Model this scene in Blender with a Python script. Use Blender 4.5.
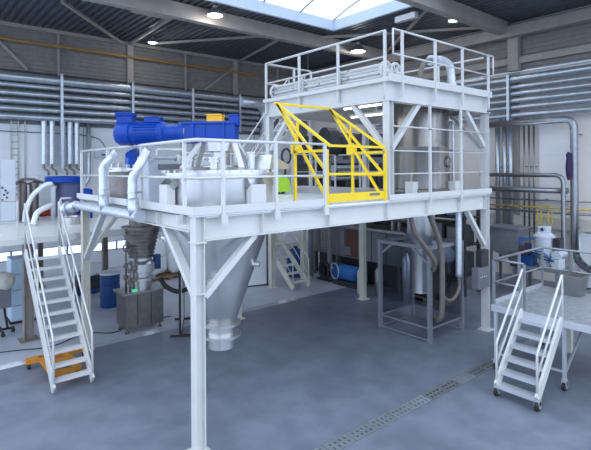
import bpy, bmesh, math, random
from mathutils import Vector as V, Matrix
random.seed(7)
S = bpy.context.scene
for o in list(bpy.data.objects): bpy.data.objects.remove(o)

# ---------------------------------------------------------------- camera, sky, exposure
PHI = math.radians(50.08)
fw = V((math.cos(PHI), math.sin(PHI), 0)); rt = V((math.sin(PHI), -math.cos(PHI), 0)); up = V((0, 0, 1))
ROLL = 0.0066
cam = bpy.data.cameras.new('camera'); co = bpy.data.objects.new('camera', cam); S.collection.objects.link(co)
r_ = (rt - up*ROLL).normalized(); u_ = (up + rt*ROLL).normalized(); b_ = -fw
M = Matrix((r_, u_, b_)).transposed().to_4x4(); M.translation = V((-3.501, -6.468, 4.23))
co.matrix_world = M
cam.sensor_width = 36; cam.lens = 484/591*36; cam.shift_y = -(225-167.3)/591
cam.clip_end = 300
S.camera = co
W = bpy.data.worlds.new('overcast_sky'); S.world = W; W.use_nodes = True
wn = W.node_tree.nodes; wl = W.node_tree.links
bg = wn['Background']
tc = wn.new('ShaderNodeTexCoord'); sp = wn.new('ShaderNodeSeparateXYZ'); rmp = wn.new('ShaderNodeValToRGB')
wl.new(tc.outputs['Generated'], sp.inputs[0]); wl.new(sp.outputs['Z'], rmp.inputs[0])
rmp.color_ramp.elements[0].color = (0.64, 0.785, 1.0, 1); rmp.color_ramp.elements[1].color = (0.80, 0.89, 1.0, 1)
wl.new(rmp.outputs[0], bg.inputs[0]); bg.inputs[1].default_value = 1.15
S.view_settings.view_transform = 'Standard'; S.view_settings.look = 'None'
S.view_settings.gamma = 1; S.view_settings.use_curve_mapping = False
S.view_settings.exposure = 1.02

# ---------------------------------------------------------------- materials
def mat(name, col, rough=.5, metal=0., var=.08, scale=3., bump=0., emit=None, alpha=None, spec=None):
    m = bpy.data.materials.new(name); m.use_nodes = True
    nt = m.node_tree; b = nt.nodes['Principled BSDF']
    b.inputs['Roughness'].default_value = rough; b.inputs['Metallic'].default_value = metal
    if spec is not None: b.inputs['Specular IOR Level'].default_value = spec
    t = nt.nodes.new('ShaderNodeTexCoord'); n = nt.nodes.new('ShaderNodeTexNoise')
    n.inputs['Scale'].default_value = scale; n.inputs['Detail'].default_value = 5
    nt.links.new(t.outputs['Object'], n.inputs['Vector'])
    r = nt.nodes.new('ShaderNodeValToRGB')
    r.color_ramp.elements[0].position = .3; r.color_ramp.elements[1].position = .7
    r.color_ramp.elements[0].color = tuple(c*(1-var) for c in col)+(1,)
    r.color_ramp.elements[1].color = tuple(min(1, c*(1+var)) for c in col)+(1,)
    nt.links.new(n.outputs['Fac'], r.inputs[0]); nt.links.new(r.outputs[0], b.inputs['Base Color'])
    if bump:
        bp = nt.nodes.new('ShaderNodeBump'); bp.inputs['Strength'].default_value = bump; bp.inputs['Distance'].default_value = .02
        nt.links.new(n.outputs['Fac'], bp.inputs['Height']); nt.links.new(bp.outputs[0], b.inputs['Normal'])
    if emit:
        b.inputs['Emission Color'].default_value = tuple(col)+(1,); b.inputs['Emission Strength'].default_value = emit
    if alpha is not None: b.inputs['Alpha'].default_value = alpha
    return m
white = mat('white_paint', (.64, .635, .635), .34, 0, .03)
cream = mat('cream_paint', (.66, .65, .58), .45, 0, .05)
steel = mat('brushed_steel', (.62, .62, .63), .30, .9, .08, 2)
dull = mat('dull_steel', (.33, .325, .32), .30, .9, .12, 4)
darksteel = mat('stained_steel', (.22, .20, .19), .4, .7, .25, 5)
galv = mat('galvanised_steel', (.53, .57, .63), .34, .75, .10, 6)
foil = mat('foil_insulation', (.70, .74, .80), .35, .6, .10, 8, .3)
alu = mat('aluminium_profile', (.29, .31, .34), .42, .6, .06)
blue = mat('blue_gear_paint', (.004, .055, .36), .36, 0, .08, spec=.3)
blue2 = mat('blue_plastic', (.01, .06, .22), .4, 0, .08)
yellow = mat('yellow_paint', (.93, .66, .02), .4, 0, .05)
orange = mat('orange_paint', (.62, .25, .025), .5, 0, .1)
amber = mat('ochre_pipe_paint', (.40, .22, .05), .5, 0, .1)
black = mat('black_rubber', (.02, .02, .022), .6, 0, .2)
charcoal = mat('dark_machine_paint', (.03, .033, .04), .5, 0, .3, 5)
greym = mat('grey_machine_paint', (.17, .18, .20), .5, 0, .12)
cabm = mat('pale_grey_enamel', (.55, .60, .66), .45, 0, .04)
hopm = mat('pale_blue_grey_steel', (.55, .59, .65), .4, .35, .06)
red = mat('red_paint', (.40, .05, .03), .5, 0, .1)
lime = mat('lime_green_paint', (.42, .72, .04), .4, 0, .05)
wood = mat('pallet_wood', (.28, .19, .11), .8, 0, .2, 8)
sheet = mat('white_sheeting', (.80, .82, .86), .5, 0, .05, 2, .2)
wrapm = mat('pale_blue_wrap', (.55, .70, .85), .3, 0, .08, 3, .2)
violet = mat('dark_violet_cloth', (.05, .03, .09), .9, 0, .2)
brown = mat('weathered_brown_paint', (.26, .22, .20), .6, 0, .15)
beam_m = mat('roof_beam_paint', (.36, .33, .31), .65, 0, .08)
clad = mat('brown_grey_cladding', (.25, .235, .23), .65, .1, .10, 4)
roofm = mat('roof_deck_sheet', (.095, .11, .135), .5, .2, .15, 2)
frostm = mat('skylight_kerb_paint', (.60, .68, .80), .5, 0, .03)
walls = mat('white_wall_panel', (.78, .80, .84), .6, 0, .05, 1)
beige = mat('beige_wall_panel', (.84, .78, .74), .6, 0, .05, 1)
panelw = mat('pale_door_panel', (.93, .90, .90), .5, 0, .03, 1)
lampm = mat('lit_lamp_glass', (1, .97, .9), .5, 0, .01, emit=9)
tubem = mat('lit_fluorescent_tube', (1, 1, .97), .5, 0, .01, emit=2.2)
greenled = mat('lit_green_display', (.1, .6, .35), .5, 0, .01, emit=.25)
hosem = mat('grey_brown_hose', (.16, .145, .13), .5, .1, .15, 10)
deckm = mat('pale_deck_sheet', (.84, .86, .89), .30, 0, .06, 3)
redpanel = mat('dull_red_panel', (.11, .04, .038), .5, 0, .15)

violetblue = mat('slate_violet_paint', (.10, .11, .22), .45, 0, .1)
skyblue = mat('bright_blue_paint', (.02, .14, .42), .45, 0, .1)
amberlight = mat('golden_yellow_plastic', (.90, .48, .02), .4, 0, .05)
alu2 = mat('bright_aluminium', (.60, .63, .68), .42, .55, .05)
millm = mat('dark_brushed_steel', (.20, .195, .19), .35, .85, .15, 5)
tankm = mat('painted_reflection_steel', (.30, .285, .275), .27, .92, .30, 1)
_n = tankm.node_tree; _t = [x for x in _n.nodes if x.type == 'TEX_NOISE'][0]; _m = _n.nodes.new('ShaderNodeMapping'); _m.inputs['Scale'].default_value = (7, 7, .15)  # upright noise streaks paint reflections into the tank colour
_n.links.new(_t.inputs['Vector'].links[0].from_socket, _m.inputs[0]); _n.links.new(_m.outputs[0], _t.inputs['Vector'])
deckalu = mat('worn_tread_plate', (.36, .38, .42), .45, .4, .2, 9, .3)
galv2 = mat('weathered_galvanised_steel', (.34, .355, .38), .36, .8, .12, 6)
ochre = mat('yellow_hose_rubber', (.66, .48, .05), .5, 0, .08)
def glass_mat(name, col, rough, tr):
    m = bpy.data.materials.new(name); m.use_nodes = True; nt = m.node_tree
    nt.nodes.remove(nt.nodes['Principled BSDF'])
    out = nt.nodes['Material Output']; mx = nt.nodes.new('ShaderNodeMixShader'); a = nt.nodes.new('ShaderNodeBsdfTransparent'); g = nt.nodes.new('ShaderNodeBsdfGlossy')
    fr = nt.nodes.new('ShaderNodeLayerWeight'); fr.inputs[0].default_value = .35
    mt = nt.nodes.new('ShaderNodeMath'); mt.operation = 'MULTIPLY'; mt.inputs[1].default_value = tr
    a.inputs[0].default_value = col+(1,); g.inputs[1].default_value = rough
    nt.links.new(fr.outputs['Facing'], mt.inputs[0]); nt.links.new(mt.outputs[0], mx.inputs[0])
    nt.links.new(a.outputs[0], mx.inputs[1]); nt.links.new(g.outputs[0], mx.inputs[2]); nt.links.new(mx.outputs[0], out.inputs[0])
    return m
pane_m = glass_mat('clear_pane', (.93, .96, 1.), .05, .35)
acryl = glass_mat('smoky_acrylic', (.66, .68, .72), .05, .16)

def floor_mat():
    m = mat('sealed_grey_concrete', (.195, .222, .285), .33, 0, .10, .5)
    nt = m.node_tree; b = nt.nodes['Principled BSDF']
    n2 = nt.nodes.new('ShaderNodeTexNoise'); n2.inputs['Scale'].default_value = 2.2; n2.inputs['Detail'].default_value = 8
    t = nt.nodes.new('ShaderNodeTexCoord'); nt.links.new(t.outputs['Object'], n2.inputs['Vector'])
    mr = nt.nodes.new('ShaderNodeMapRange'); mr.inputs[3].default_value = .30; mr.inputs[4].default_value = .48
    nt.links.new(n2.outputs['Fac'], mr.inputs[0]); nt.links.new(mr.outputs[0], b.inputs['Roughness'])
    base = b.inputs['Base Color'].links[0].from_socket
    mx = nt.nodes.new('ShaderNodeMixRGB'); mx.blend_type = 'MULTIPLY'; mx.inputs[0].default_value = 1
    rr = nt.nodes.new('ShaderNodeValToRGB'); rr.color_ramp.elements[0].position = .35; rr.color_ramp.elements[1].position = .65
    rr.color_ramp.elements[0].color = (.74, .75, .77, 1); rr.color_ramp.elements[1].color = (1, 1, 1, 1)
    nt.links.new(n2.outputs['Fac'], rr.inputs[0]); nt.links.new(base, mx.inputs[1]); nt.links.new(rr.outputs[0], mx.inputs[2])
    nt.links.new(mx.outputs[0], b.inputs['Base Color'])
    return m
floor_m = floor_mat()
floor_pale = mat('pale_worn_concrete', (.46, .49, .56), .42, 0, .12, .8)

# ---------------------------------------------------------------- mesh helpers
class MB:
    def __init__(s): s.b = bmesh.new()
    def box(s, c, d, R=None, bev=0):
        g = bmesh.ops.create_cube(s.b, size=1); vs = g['verts']
        for v in vs:
            p = V((v.co.x*d[0], v.co.y*d[1], v.co.z*d[2]))
            if R is not None: p = R @ p
            v.co = p+V(c)
        if bev:
            es = list({e for v in vs for e in v.link_edges})
            bmesh.ops.bevel(s.b, geom=es, offset=bev, segments=2, affect='EDGES', profile=.6)
        return s
    def span(s, a, b, bev=0):
        return s.box([(a[i]+b[i])/2 for i in range(3)], [abs(b[i]-a[i]) for i in range(3)], None, bev)
    def bar(s, p, q, w, h, u=(0, 0, 1)):
        p = V(p); q = V(q); d = q-p; L = d.length; z = d/L; u = V(u)
        if abs(z.dot(u)) > .98: u = V((1, 0, 0))
        x = u.cross(z).normalized(); y = z.cross(x)
        return s.box((p+q)/2, (w, h, L), Matrix((x, y, z)).transposed())
    def tube(s, pts, r, n=8, ripple=0, closed=False, flat=False):
        pts = [V(p) for p in pts]; N = len(pts); prev = None; rings = []
        for i, p in enumerate(pts):
            if closed: t = pts[(i+1) % N]-pts[i-1]
            else: t = pts[min(i+1, N-1)]-pts[max(i-1, 0)]
            t.normalize()
            if prev is None:
                x = t.orthogonal().normalized()
                if abs(t.z) < .9: x = V((0, 0, 1)).cross(t).normalized()
            else: x = (prev-t*prev.dot(t)).normalized()
            prev = x; y = t.cross(x)
            k = 1.0
            if not closed and 0 < i < N-1:
                a = (pts[i]-pts[i-1]).angle(pts[i+1]-pts[i], 0); k = 1/max(.5, math.cos(a/2))
            rr = (r(i/(N-1)) if callable(r) else r)*(1+(ripple if i % 2 else -ripple))
            ph = math.pi/n
            rings.append([s.b.verts.new(p+(x*math.cos(2*math.pi*j/n+ph)+y*math.sin(2*math.pi*j/n+ph))*rr*k) for j in range(n)])
        rng = range(N) if closed else range(N-1)
        for i in rng:
            A = rings[i]; B = rings[(i+1) % N]
            for j in range(n):
                f = s.b.faces.new((A[j], A[(j+1) % n], B[(j+1) % n], B[j])); f.smooth = not flat
        if not closed:
            s.b.faces.new(rings[0][::-1]); s.b.faces.new(rings[-1])
        return s
    def lathe(s, prof, c, n=24, axis=(0, 0, 1), cap=True):
        ax = V(axis).normalized(); x = ax.orthogonal().normalized(); y = ax.cross(x); c = V(c); rings = []
        for r, z in prof:
            rings.append([s.b.verts.new(c+ax*z+(x*math.cos(2*math.pi*j/n)+y*math.sin(2*math.pi*j/n))*max(r, .0005)) for j in range(n)])
        for i in range(len(rings)-1):
            A, B = rings[i], rings[i+1]
            for j in range(n):
                f = s.b.faces.new((A[j], A[(j+1) % n], B[(j+1) % n], B[j])); f.smooth = True
        if cap: s.b.faces.new(rings[0][::-1]); s.b.faces.new(rings[-1])
        # sharp rims
        for i in range(1, len(prof)-1):
            a = V((prof[i][0]-prof[i-1][0], prof[i][1]-prof[i-1][1])); b2 = V((prof[i+1][0]-prof[i][0], prof[i+1][1]-prof[i][1]))
            if a.length > 1e-6 and b2.length > 1e-6 and a.angle(b2) > .6:
                for j in range(n):
                    e = s.b.edges.get((rings[i][j], rings[i][(j+1) % n]))
                    if e: e.smooth = False
        for k in (0, -1):
            for j in range(n):
                e = s.b.edges.get((rings[k][j], rings[k][(j+1) % n]))
                if e: e.smooth = False
        return s
    def cyl(s, p, q, r, n=16):
        p = V(p); q = V(q); return s.lathe([(r, 0), (r, (q-p).length)], p, n, q-p)
    def ibeam(s, p, q, w, h, u=(0, 0, 1), tf=.016, tw=.012):
        p = V(p); q = V(q); z = (q-p).normalized(); u = V(u); x = u.cross(z).normalized(); y = z.cross(x); L = (q-p).length; R = Matrix((x, y, z)).transposed(); m = (p+q)/2
        s.box(m, (tw, h-2*tf, L), R); s.box(m+y*(h-tf)/2, (w, tf, L), R); s.box(m-y*(h-tf)/2, (w, tf, L), R); return s
    def prism(s, poly, ext):
        ext = V(ext); a = [s.b.verts.new(V(p)) for p in poly]; b2 = [s.b.verts.new(V(p)+ext) for p in poly]; n = len(a)
        s.b.faces.new(a[::-1]); s.b.faces.new(b2)
        for i in range(n): s.b.faces.new((a[i], a[(i+1) % n], b2[(i+1) % n], b2[i]))
        return s

ORG = {}
def obj(name, mb, m, parent=None, kind=None, label=None, cat=None, group=None, base=None):
    bm = mb.b
    bmesh.ops.recalc_face_normals(bm, faces=bm.faces)
    me = bpy.data.meshes.new(name); o = bpy.data.objects.new(name, me); S.collection.objects.link(o)
    if parent is not None: o.parent = parent; off = ORG[parent.name]
    elif base is not None: off = V(base)
    else:
        xs = [v.co for v in bm.verts]
        off = V(((min(p.x for p in xs)+max(p.x for p in xs))/2, (min(p.y for p in xs)+max(p.y for p in xs))/2, min(p.z for p in xs)))
    for v in bm.verts: v.co -= off
    bm.to_mesh(me); bm.free(); me.materials.append(m); ORG[o.name] = off
    if parent is None: o.location = off
    tag(o, label, cat, group, kind); return o
def tag(o, label=None, cat=None, group=None, kind=None):
    if label: o['label'] = label
    if cat: o['category'] = cat
    if group: o['group'] = group
    if kind: o['kind'] = kind
    return o
def thing(name, label, cat, loc, group=None, kind=None):
    o = bpy.data.objects.new(name, None); S.collection.objects.link(o); o.location = loc; o.empty_display_size = .2
    ORG[o.name] = V(loc); return tag(o, label, cat, group, kind)
def struct(name, mb, m, label=None, parent=None): return obj(name, mb, m, parent, 'structure' if parent is None else None, label)
def arc(c, r, a0, a1, ux, uy, n=8):
    c = V(c); ux = V(ux); uy = V(uy)
    return [c+(ux*math.cos(a0+(a1-a0)*i/n)+uy*math.sin(a0+(a1-a0)*i/n))*r for i in range(n+1)]
def bend(pts, r, n=5):
    pts = [V(p) for p in pts]; out = [pts[0]]
    for i in range(1, len(pts)-1):
        a = (pts[i-1]-pts[i]); b2 = (pts[i+1]-pts[i]); rr = min(r, a.length*.49, b2.length*.49)
        p0 = pts[i]+a.normalized()*rr; p1 = pts[i]+b2.normalized()*rr
        for k in range(n+1):
            t = k/n; out.append(p0*(1-t)**2+pts[i]*2*t*(1-t)+p1*t*t)
    out.append(pts[-1]); return out
def smooth(pts, n=8):
    P = [V(p) for p in pts]; P = [P[0]*2-P[1]]+P+[P[-1]*2-P[-2]]; out = []
    for i in range(1, len(P)-2):
        for k in range(n):
            t = k/n; out.append(.5*((2*P[i])+(P[i+1]-P[i-1])*t+(2*P[i-1]-5*P[i]+4*P[i+1]-P[i+2])*t*t+(3*P[i]-P[i-1]-3*P[i+1]+P[i+2])*t**3))
    out.append(P[-2]); return out
UZ = (0, 0, 1)

# ================================================================ SETTING
YW, XW, ZC = 14.5, 15.0, 9.75
struct('floor', MB().span((-40, -40, -.3), (XW+.3, 5.45, 0)).span((-40, 5.45, -.3), (XW+.3, YW+.3, -.004)), floor_m, 'sealed grey concrete hall floor with a worn patchy sheen')
o = struct('trim_1', MB().span((-40, 5.45, -.004), (XW, YW, 0.0)), floor_pale, 'paler worn bay of concrete floor along the pipe wall')

def patchy():
    m = mat('worn_white_joint', (.3, .32, .37), .5); nt = m.node_tree; b = nt.nodes['Principled BSDF']
    n = nt.nodes.new('ShaderNodeTexNoise'); n.inputs['Scale'].default_value = 1.3; n.inputs['Detail'].default_value = 7
    t = nt.nodes.new('ShaderNodeTexCoord'); nt.links.new(t.outputs['Object'], n.inputs['Vector'])
    rr = nt.nodes.new('ShaderNodeValToRGB'); rr.color_ramp.elements[0].position = .50; rr.color_ramp.elements[1].position = .60
    rr.color_ramp.elements[0].color = (.36, .39, .45, 1); rr.color_ramp.elements[1].color = (.8, .82, .86, 1)
    nt.links.new(n.outputs['Fac'], rr.inputs[0]); nt.links.new(rr.outputs[0], b.inputs['Base Color']); return m
struct('trim_15', MB().span((-12, 5.36, 0), (6.5, 5.64, .0012)), patchy(), 'worn whitish joint between the two floor bays')
def ribbed(mb, x0, x1, z0, z1, y, pitch, depth, axis):      # horizontal ribs, real relief
    z = z0; prof = []
    while z < z1-.001:
        zz = min(z+pitch, z1)
        prof += [(0, z), (0, z+(zz-z)*.55), (depth, z+(zz-z)*.65), (depth, z+(zz-z)*.9)]; z = zz
    prof.append((0, z1)); a = []; b2 = []
    for d, z in prof:
        if axis == 'x': a.append(mb.b.verts.new((x0, y-d, z))); b2.append(mb.b.verts.new((x1, y-d, z)))
        else: a.append(mb.b.verts.new((y-d, x0, z))); b2.append(mb.b.verts.new((y-d, x1, z)))
    for i in range(len(prof)-1): mb.b.faces.new((a[i], b2[i], b2[i+1], a[i+1]))
    return mb
# left wall: strip window near the floor, white panels, ribbed cladding on top
wlft = struct('wall_left', MB().span((-6, YW, 0), (XW+.3, YW+.3, .72)).span((-6, YW, 1.12), (XW+.3, YW+.3, ZC)).span((6.2, YW, .72), (XW+.3, YW+.3, 1.12)), walls, 'white panelled wall behind the pipe run')
struct('trim_11', ribbed(MB(), -6, XW-.06, 8.0, 9.72, YW-.003, .17, .03, 'x'), clad, 'brown-grey ribbed cladding above the pipe wall')
struct('trim_12', MB().span((-6, YW-.10, 7.93), (XW-.1, YW-.002, 8.0)), charcoal, 'dark flashing under the cladding of the pipe wall')
for x in (-1.5, 2.6, 7.0, 11.2): obj('panel_joint', MB().span((x, YW-.004, 1.2), (x+.03, YW-.001, 7.9)), greym, wlft)
w1 = thing('window_1', 'long low strip of daylight window near the floor', None, (0, YW, .72), kind='structure')
fr = MB().span((-6, YW+.08, .72), (6.2, YW+.16, .76)).span((-6, YW+.08, 1.08), (6.2, YW+.16, 1.12))
for x in range(-6, 7, 2): fr.span((x-.03, YW+.08, .72), (x+.03, YW+.16, 1.12))
obj('window_frame', fr, alu, w1)
for i in range(6): obj('pane', MB().span((-6+2*i+.03, YW+.11, .76), (-4+2*i-.03, YW+.12, 1.08)), pane_m, w1)
for x, w in ((1.65, .07), (4.56, .26), (7.2, .08), (9.99, .26), (12.7, .1)):
    struct('trim_2', MB().span((x-w/2, YW-.17, 7.9), (x+w/2, YW-.05, 9.74)), beam_m, 'wall post on the brown cladding')
for a, b2 in (((-.9, 9.5), (.55, 8.03)), ((8.2, 8.03), (9.9, 9.3))):
    struct('trim_3', MB().bar((a[0], YW-.12, a[1]), (b2[0], YW-.12, b2[1]), .09, .09), beam_m, 'slanted wind brace on the brown cladding')
struct('trim_4', MB().span((-6, YW-.2, 9.6), (XW, YW-.03, 9.74)), beam_m, 'eaves angle where the ribbed wall meets the roof')
struct('shade_trim_16', MB().span((-6, YW-.012, 5.95), (XW-.06, YW-.001, 7.9)), greym, 'added dark sheet for the shade between the silver pipes')  # flat dark sheet put in for the shade between the pipes
# right wall
wrt = struct('wall_right', MB().span((XW, -12, 0), (XW+.3, YW, ZC)), beige, 'beige panelled end wall behind the vertical pipes')
struct('trim_13', ribbed(MB(), -12, YW-.2, 7.85, 9.72, XW-.003, .17, .03, 'y'), clad, 'brown-grey ribbed cladding on the end wall')
struct('trim_14', MB().span((XW-.10, -12, 7.80), (XW-.002, YW-.2, 7.86)), galv, 'pale flashing under the end wall cladding')
struct('trim_5', MB().span((XW-.2, -12, 8.12), (XW-.05, YW-.25, 8.36)), beam_m, 'pale grey wall rail along the end wall')
for y in (2.35, -4.2, 8.5):
    struct('trim_6', MB().span((XW-.3, y-.2, 7.86), (XW-.06, y+.2, 9.3)).span((XW-.16, y-.12, 0), (XW-.002, y+.12, 7.8)), beam_m, 'wall column on the end wall')
struct('trim_7', MB().span((XW-.6, -12, 9.1), (XW-.25, YW-.25, 9.5)), beam_m, 'brown edge beam along the end wall under the roof')
d1 = struct('door_1', MB().span((XW-.06, .25, 2.9), (XW-.002, 1.5, 5.75)), panelw, 'pale sectional panel on the end wall between the pipes')
for z in (3.45, 4.0, 4.6, 5.2): obj('panel_seam', MB().span((XW-.066, .25, z), (XW-.06, 1.5, z+.012)), beige, d1)
struct('trim_8', MB().span((XW-.25, -2.0, 1.95), (XW-.002, 3.6, 2.35)), cream, 'cream cable trunking along the end wall')
# roof: trapezoid deck with ribs along y, skylight opening
SX0, SX1, SY0, SY1 = -2.0, 9.95, 3.0, 7.2
def deck(mb, x0, x1, y0, y1):
    p = .26; d = .085; x = x0; prof = []
    while x < x1-.01:
        xx = min(x+p, x1); w = xx-x
        prof += [(x, 0), (x+w*.4, 0), (x+w*.5, d), (x+w*.9, d)]; x = xx
    prof.append((x1, 0)); a = [mb.b.verts.new((px, y0, ZC+dz)) for px, dz in prof]; b2 = [mb.b.verts.new((px, y1, ZC+dz)) for px, dz in prof]
    for i in range(len(a)-1): mb.b.faces.new((a[i], b2[i], b2[i+1], a[i+1]))
cm = MB()
deck(cm, SX1, XW+.3, -2.6, YW+.3); deck(cm, -3.2, SX0, -2.6, YW+.3); deck(cm, SX0, SX1, 2.15, SY0); deck(cm, SX0, SX1, -2.6, -1.75); deck(cm, SX0, SX1, SY1, YW+.3)
# weather skin above the ribs keeps the sky out
for a, b2 in (((SX1+.1, -2.6), (XW+.3, YW+.3)), ((-3.2, -2.6), (SX0-.1, YW+.3)), ((SX0-.1, 2.25), (SX1+.1, SY0-.1)), ((SX0-.1, -2.6), (SX1+.1, -1.85)), ((SX0-.1, SY1+.1), (SX1+.1, YW+.3))):
    cm.span((a[0], a[1], ZC+.1), (b2[0], b2[1], ZC+.16))
struct('ceiling', cm, roofm, 'dark trapezoidal steel roof deck')
def roof_light(name, label, SY0, SY1):
    w2 = thing(name, label, None, (3, (SY0+SY1)/2, ZC), kind='structure')
    obj('window_frame', MB().span((SX0-.12, SY1, ZC-.12), (SX1+.12, SY1+.12, ZC+.28)).span((SX0-.12, SY0-.12, ZC-.12), (SX1+.12, SY0, ZC+.28)).span((SX1, SY0, ZC-.12), (SX1+.12, SY1, ZC+.28)).span((SX0-.12, SY0, ZC-.12), (SX0, SY1, ZC+.28)), frostm, w2)
    def barrel(x): return [(x, SY0+(SY1-SY0)*i/10, ZC+.28+.5*math.sin(math.pi*i/10)) for i in range(11)]
    for i in range(8): obj('glazing_bar', MB().tube(barrel(SX0+i*(SX1-SX0)/7), .03, 6), alu, w2)
    for i in range(7):
        m2 = MB(); A = barrel(SX0+i*(SX1-SX0)/7+.03); B = barrel(SX0+(i+1)*(SX1-SX0)/7-.03)
        va = [m2.b.verts.new(p) for p in A]; vb = [m2.b.verts.new(p) for p in B]
        for k in range(10): m2.b.faces.new((va[k], vb[k], vb[k+1], va[k+1]))
        obj('pane', m2, pane_m, w2)
roof_light('window_2', 'large bright roof light set in a pale upstand', SY0, SY1)
roof_light('added_window_3', 'unseen roof light added in the nearer bay to brighten the end wall', -1.75, 2.15)  # unseen opening, added to let more daylight onto end wall and deck
for k, y in enumerate((8.45, 2.6, -2.3)):
    struct('trim_9', MB().ibeam((-3.2, y, 9.48), (XW-.3, y, 9.48), .3, .5, tf=.03, tw=.03).span((-3.2, y-.14, 9.26), (XW-.3, y+.14, 9.7)), beam_m, 'long brown-grey roof beam under the steel deck')
for a, b2 in (((.76, 10.28), (4.1, 14.2)), ((4.2, 8.7), (4.5, 14.2)), ((5.2, 13.6), (8.9, 8.7)), ((10.1, 14.2), (8.9, 8.8)), ((10.2, 8.3), (14.6, 2.8)), ((10.2, 2.8), (14.5, 8.3))):
    struct('trim_10', MB().bar((a[0], a[1], 9.62), (b2[0], b2[1], 9.62), .09, .09), beam_m, 'slim wind brace under the roof deck')

# ================================================================ STEEL WORKING PLATFORM
DK = 3.54; DU = 6.05
plat = thing('working_platform', 'large white steel working platform on columns carrying the conical mixer', 'platform', (4, 2.7, 0))
def hcol(name, x, y, z0, z1, parent, m=white, w=.16, plate=.3):
    c = obj(name, MB().ibeam((x, y, z0+.02), (x, y, z1), w, w, (1, 0, 0), .014, .010), m, parent)
    obj('base_plate', MB().span((x-plate/2, y-plate/2, z0), (x+plate/2, y+plate/2, z0+.02)), m, c)
    return c
c1 = hcol('column', 0, 0, 0, 3.5, plat)
obj('splice_plate', MB().span((-.1, -.1, 3.11), (.1, .1, 3.135)), white, c1); obj('splice_plate', MB().span((-.085, -.085, 2.35), (.085, .085, 2.365)), white, c1)
hcol('column', 0, 5.42, 0, 3.26, plat, cream)
hcol('column', 8.3, 0, 0, 5.58, plat)
hcol('column', 8.08, 4.05, 0, 3.5, plat, cream); hcol('column', 3.95, 4.99, 0, 3.2, plat, cream); hcol('column', 6.83, 7.22, 0, 3.2, plat, cream)
hcol('column', 8.3, 7.22, 0, 3.2, plat, cream)
def floorbeam(p, q, w, h, stiff=(), m=white):
    b2 = MB().ibeam(p, q, w, h, tf=.018, tw=.014); P = V(p); Q = V(q); d = (Q-P).normalized(); n = V((d.y, -d.x, 0))
    for s in stiff:
        c = P+d*s; b2.box(c, (abs(d.x)*.012+abs(n.x)*w*.96, abs(d.y)*.012+abs(n.y)*w*.96, h-.03))
    return obj('beam', b2, m, plat)
floorbeam((0.09, -.0, 3.32), (8.2, -.0, 3.32), .2, .36, (1.05, 2.55, 4.2, 5.6, 6.9))
floorbeam((-.0, .09, 3.395), (-.0, 5.6, 3.395), .2, .25, (1.15, 2.4, 3.9, 5.2))
floorbeam((8.3, .09, 3.37), (8.3, 7.2, 3.37), .16, .26); floorbeam((.1, 5.5, 3.37), (8.2, 5.5, 3.37), .16, .26, (), cream)
for x in (2.15, 4.3, 6.2): floorbeam((x, .1, 3.4), (x, 5.4, 3.4), .12, .2)
floorbeam((.1, 2.2, 3.4), (2.08, 2.2, 3.4), .12, .2); floorbeam((2.2, 4.05, 3.4), (8.2, 4.05, 3.4), .12, .2)
floorbeam((6.83, 5.58, 3.37), (6.83, 7.22, 3.37), .12, .2)
def brace(p, q, w=.12, m=white, u=(0, 0, 1)): return obj('brace', MB().bar(p, q, w, w*.75, u), m, plat)
brace((0.02, .1, 2.3), (0.02, 1.12, 3.27)); brace((.1, 0, 2.3), (1.02, 0, 3.14))
brace((0, 5.35, 2.15), (0, 4.15, 3.27)); brace((.08, 5.42, 2.25), (.9, 5.42, 3.27), .1, cream)
brace((8.22, 0, 2.2), (7.4, 0, 3.14))
brace((8.08, 3.97, 2.6), (8.08, 3.1, 3.3), .08, cream)
# deck sheet with round openings
def plate_with_holes(rects, holes, z0, z1):
    m2 = MB()
    for x0, y0, x1, y1 in rects: m2.span((x0, y0, z0), (x1, y1, z1))
    for cx, cy, r, h in holes:
        n = 32
        for k in range(n):
            def sq(a):
                c, s = math.cos(a), math.sin(a); k2 = h/max(abs(c), abs(s)); return (cx+c*k2, cy+s*k2)
            a0, a1 = 2*math.pi*k/n, 2*math.pi*(k+1)/n
            i0 = (cx+r*math.cos(a0), cy+r*math.sin(a0)); i1 = (cx+r*math.cos(a1), cy+r*math.sin(a1)); o0 = sq(a0); o1 = sq(a1)
            m2.prism([(i0[0], i0[1], z0), (o0[0], o0[1], z0), (o1[0], o1[1], z0), (i1[0], i1[1], z0)], (0, 0, z1-z0))
    return m2
dk = plate_with_holes([(-.1, -.1, 8.4, .0), (-.1, 0, 0, 5.6), (2.0, 0, 8.4, .35), (0, 2.0, 6.32, 5.6), (2.0, .35, 6.32, 2.0), (6.32, 1.85, 8.4, 5.6), (7.82, .35, 8.4, 1.85), (6.4, 5.6, 8.4, 7.3)],
                      [(1.0, 1.0, .95, 1.0), (7.07, 1.1, .66, .75)], 3.505, DK)
obj('deck_plate', dk, deckm, plat)
def toe(a, b2, z=DK, h=.12, parent=plat, m=white): return obj('toe_board', MB().bar((a[0], a[1], z+h/2), (b2[0], b2[1], z+h/2), .012, h), m, parent)
toe((-.13, -.13), (2.5, -.13)); toe((4.3, -.13), (8.4, -.13)); toe((-.13, -.13), (-.13, 5.6))
def rail(parent, path, posts, z, h=1.1, mid=(.54,), m=white, r=.022, drop=.06, pw=.05, ends=()):
    mb = MB()
    for hh in (h,)+tuple(mid):
        mb.tube([(x, y, z+hh) for x, y in path], r if hh == h else r*.8, 8)
    for x, y in ends: mb.tube([(x, y, z+h+.0), (x, y, z+min(mid))], r, 8)
    g = obj('guard_rail', mb, m, parent)
    for x, y in posts: obj('post', MB().span((x-pw/2, y-pw/2, z-drop), (x+pw/2, y+pw/2, z+h-.01)), m, g)
    return g
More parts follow.
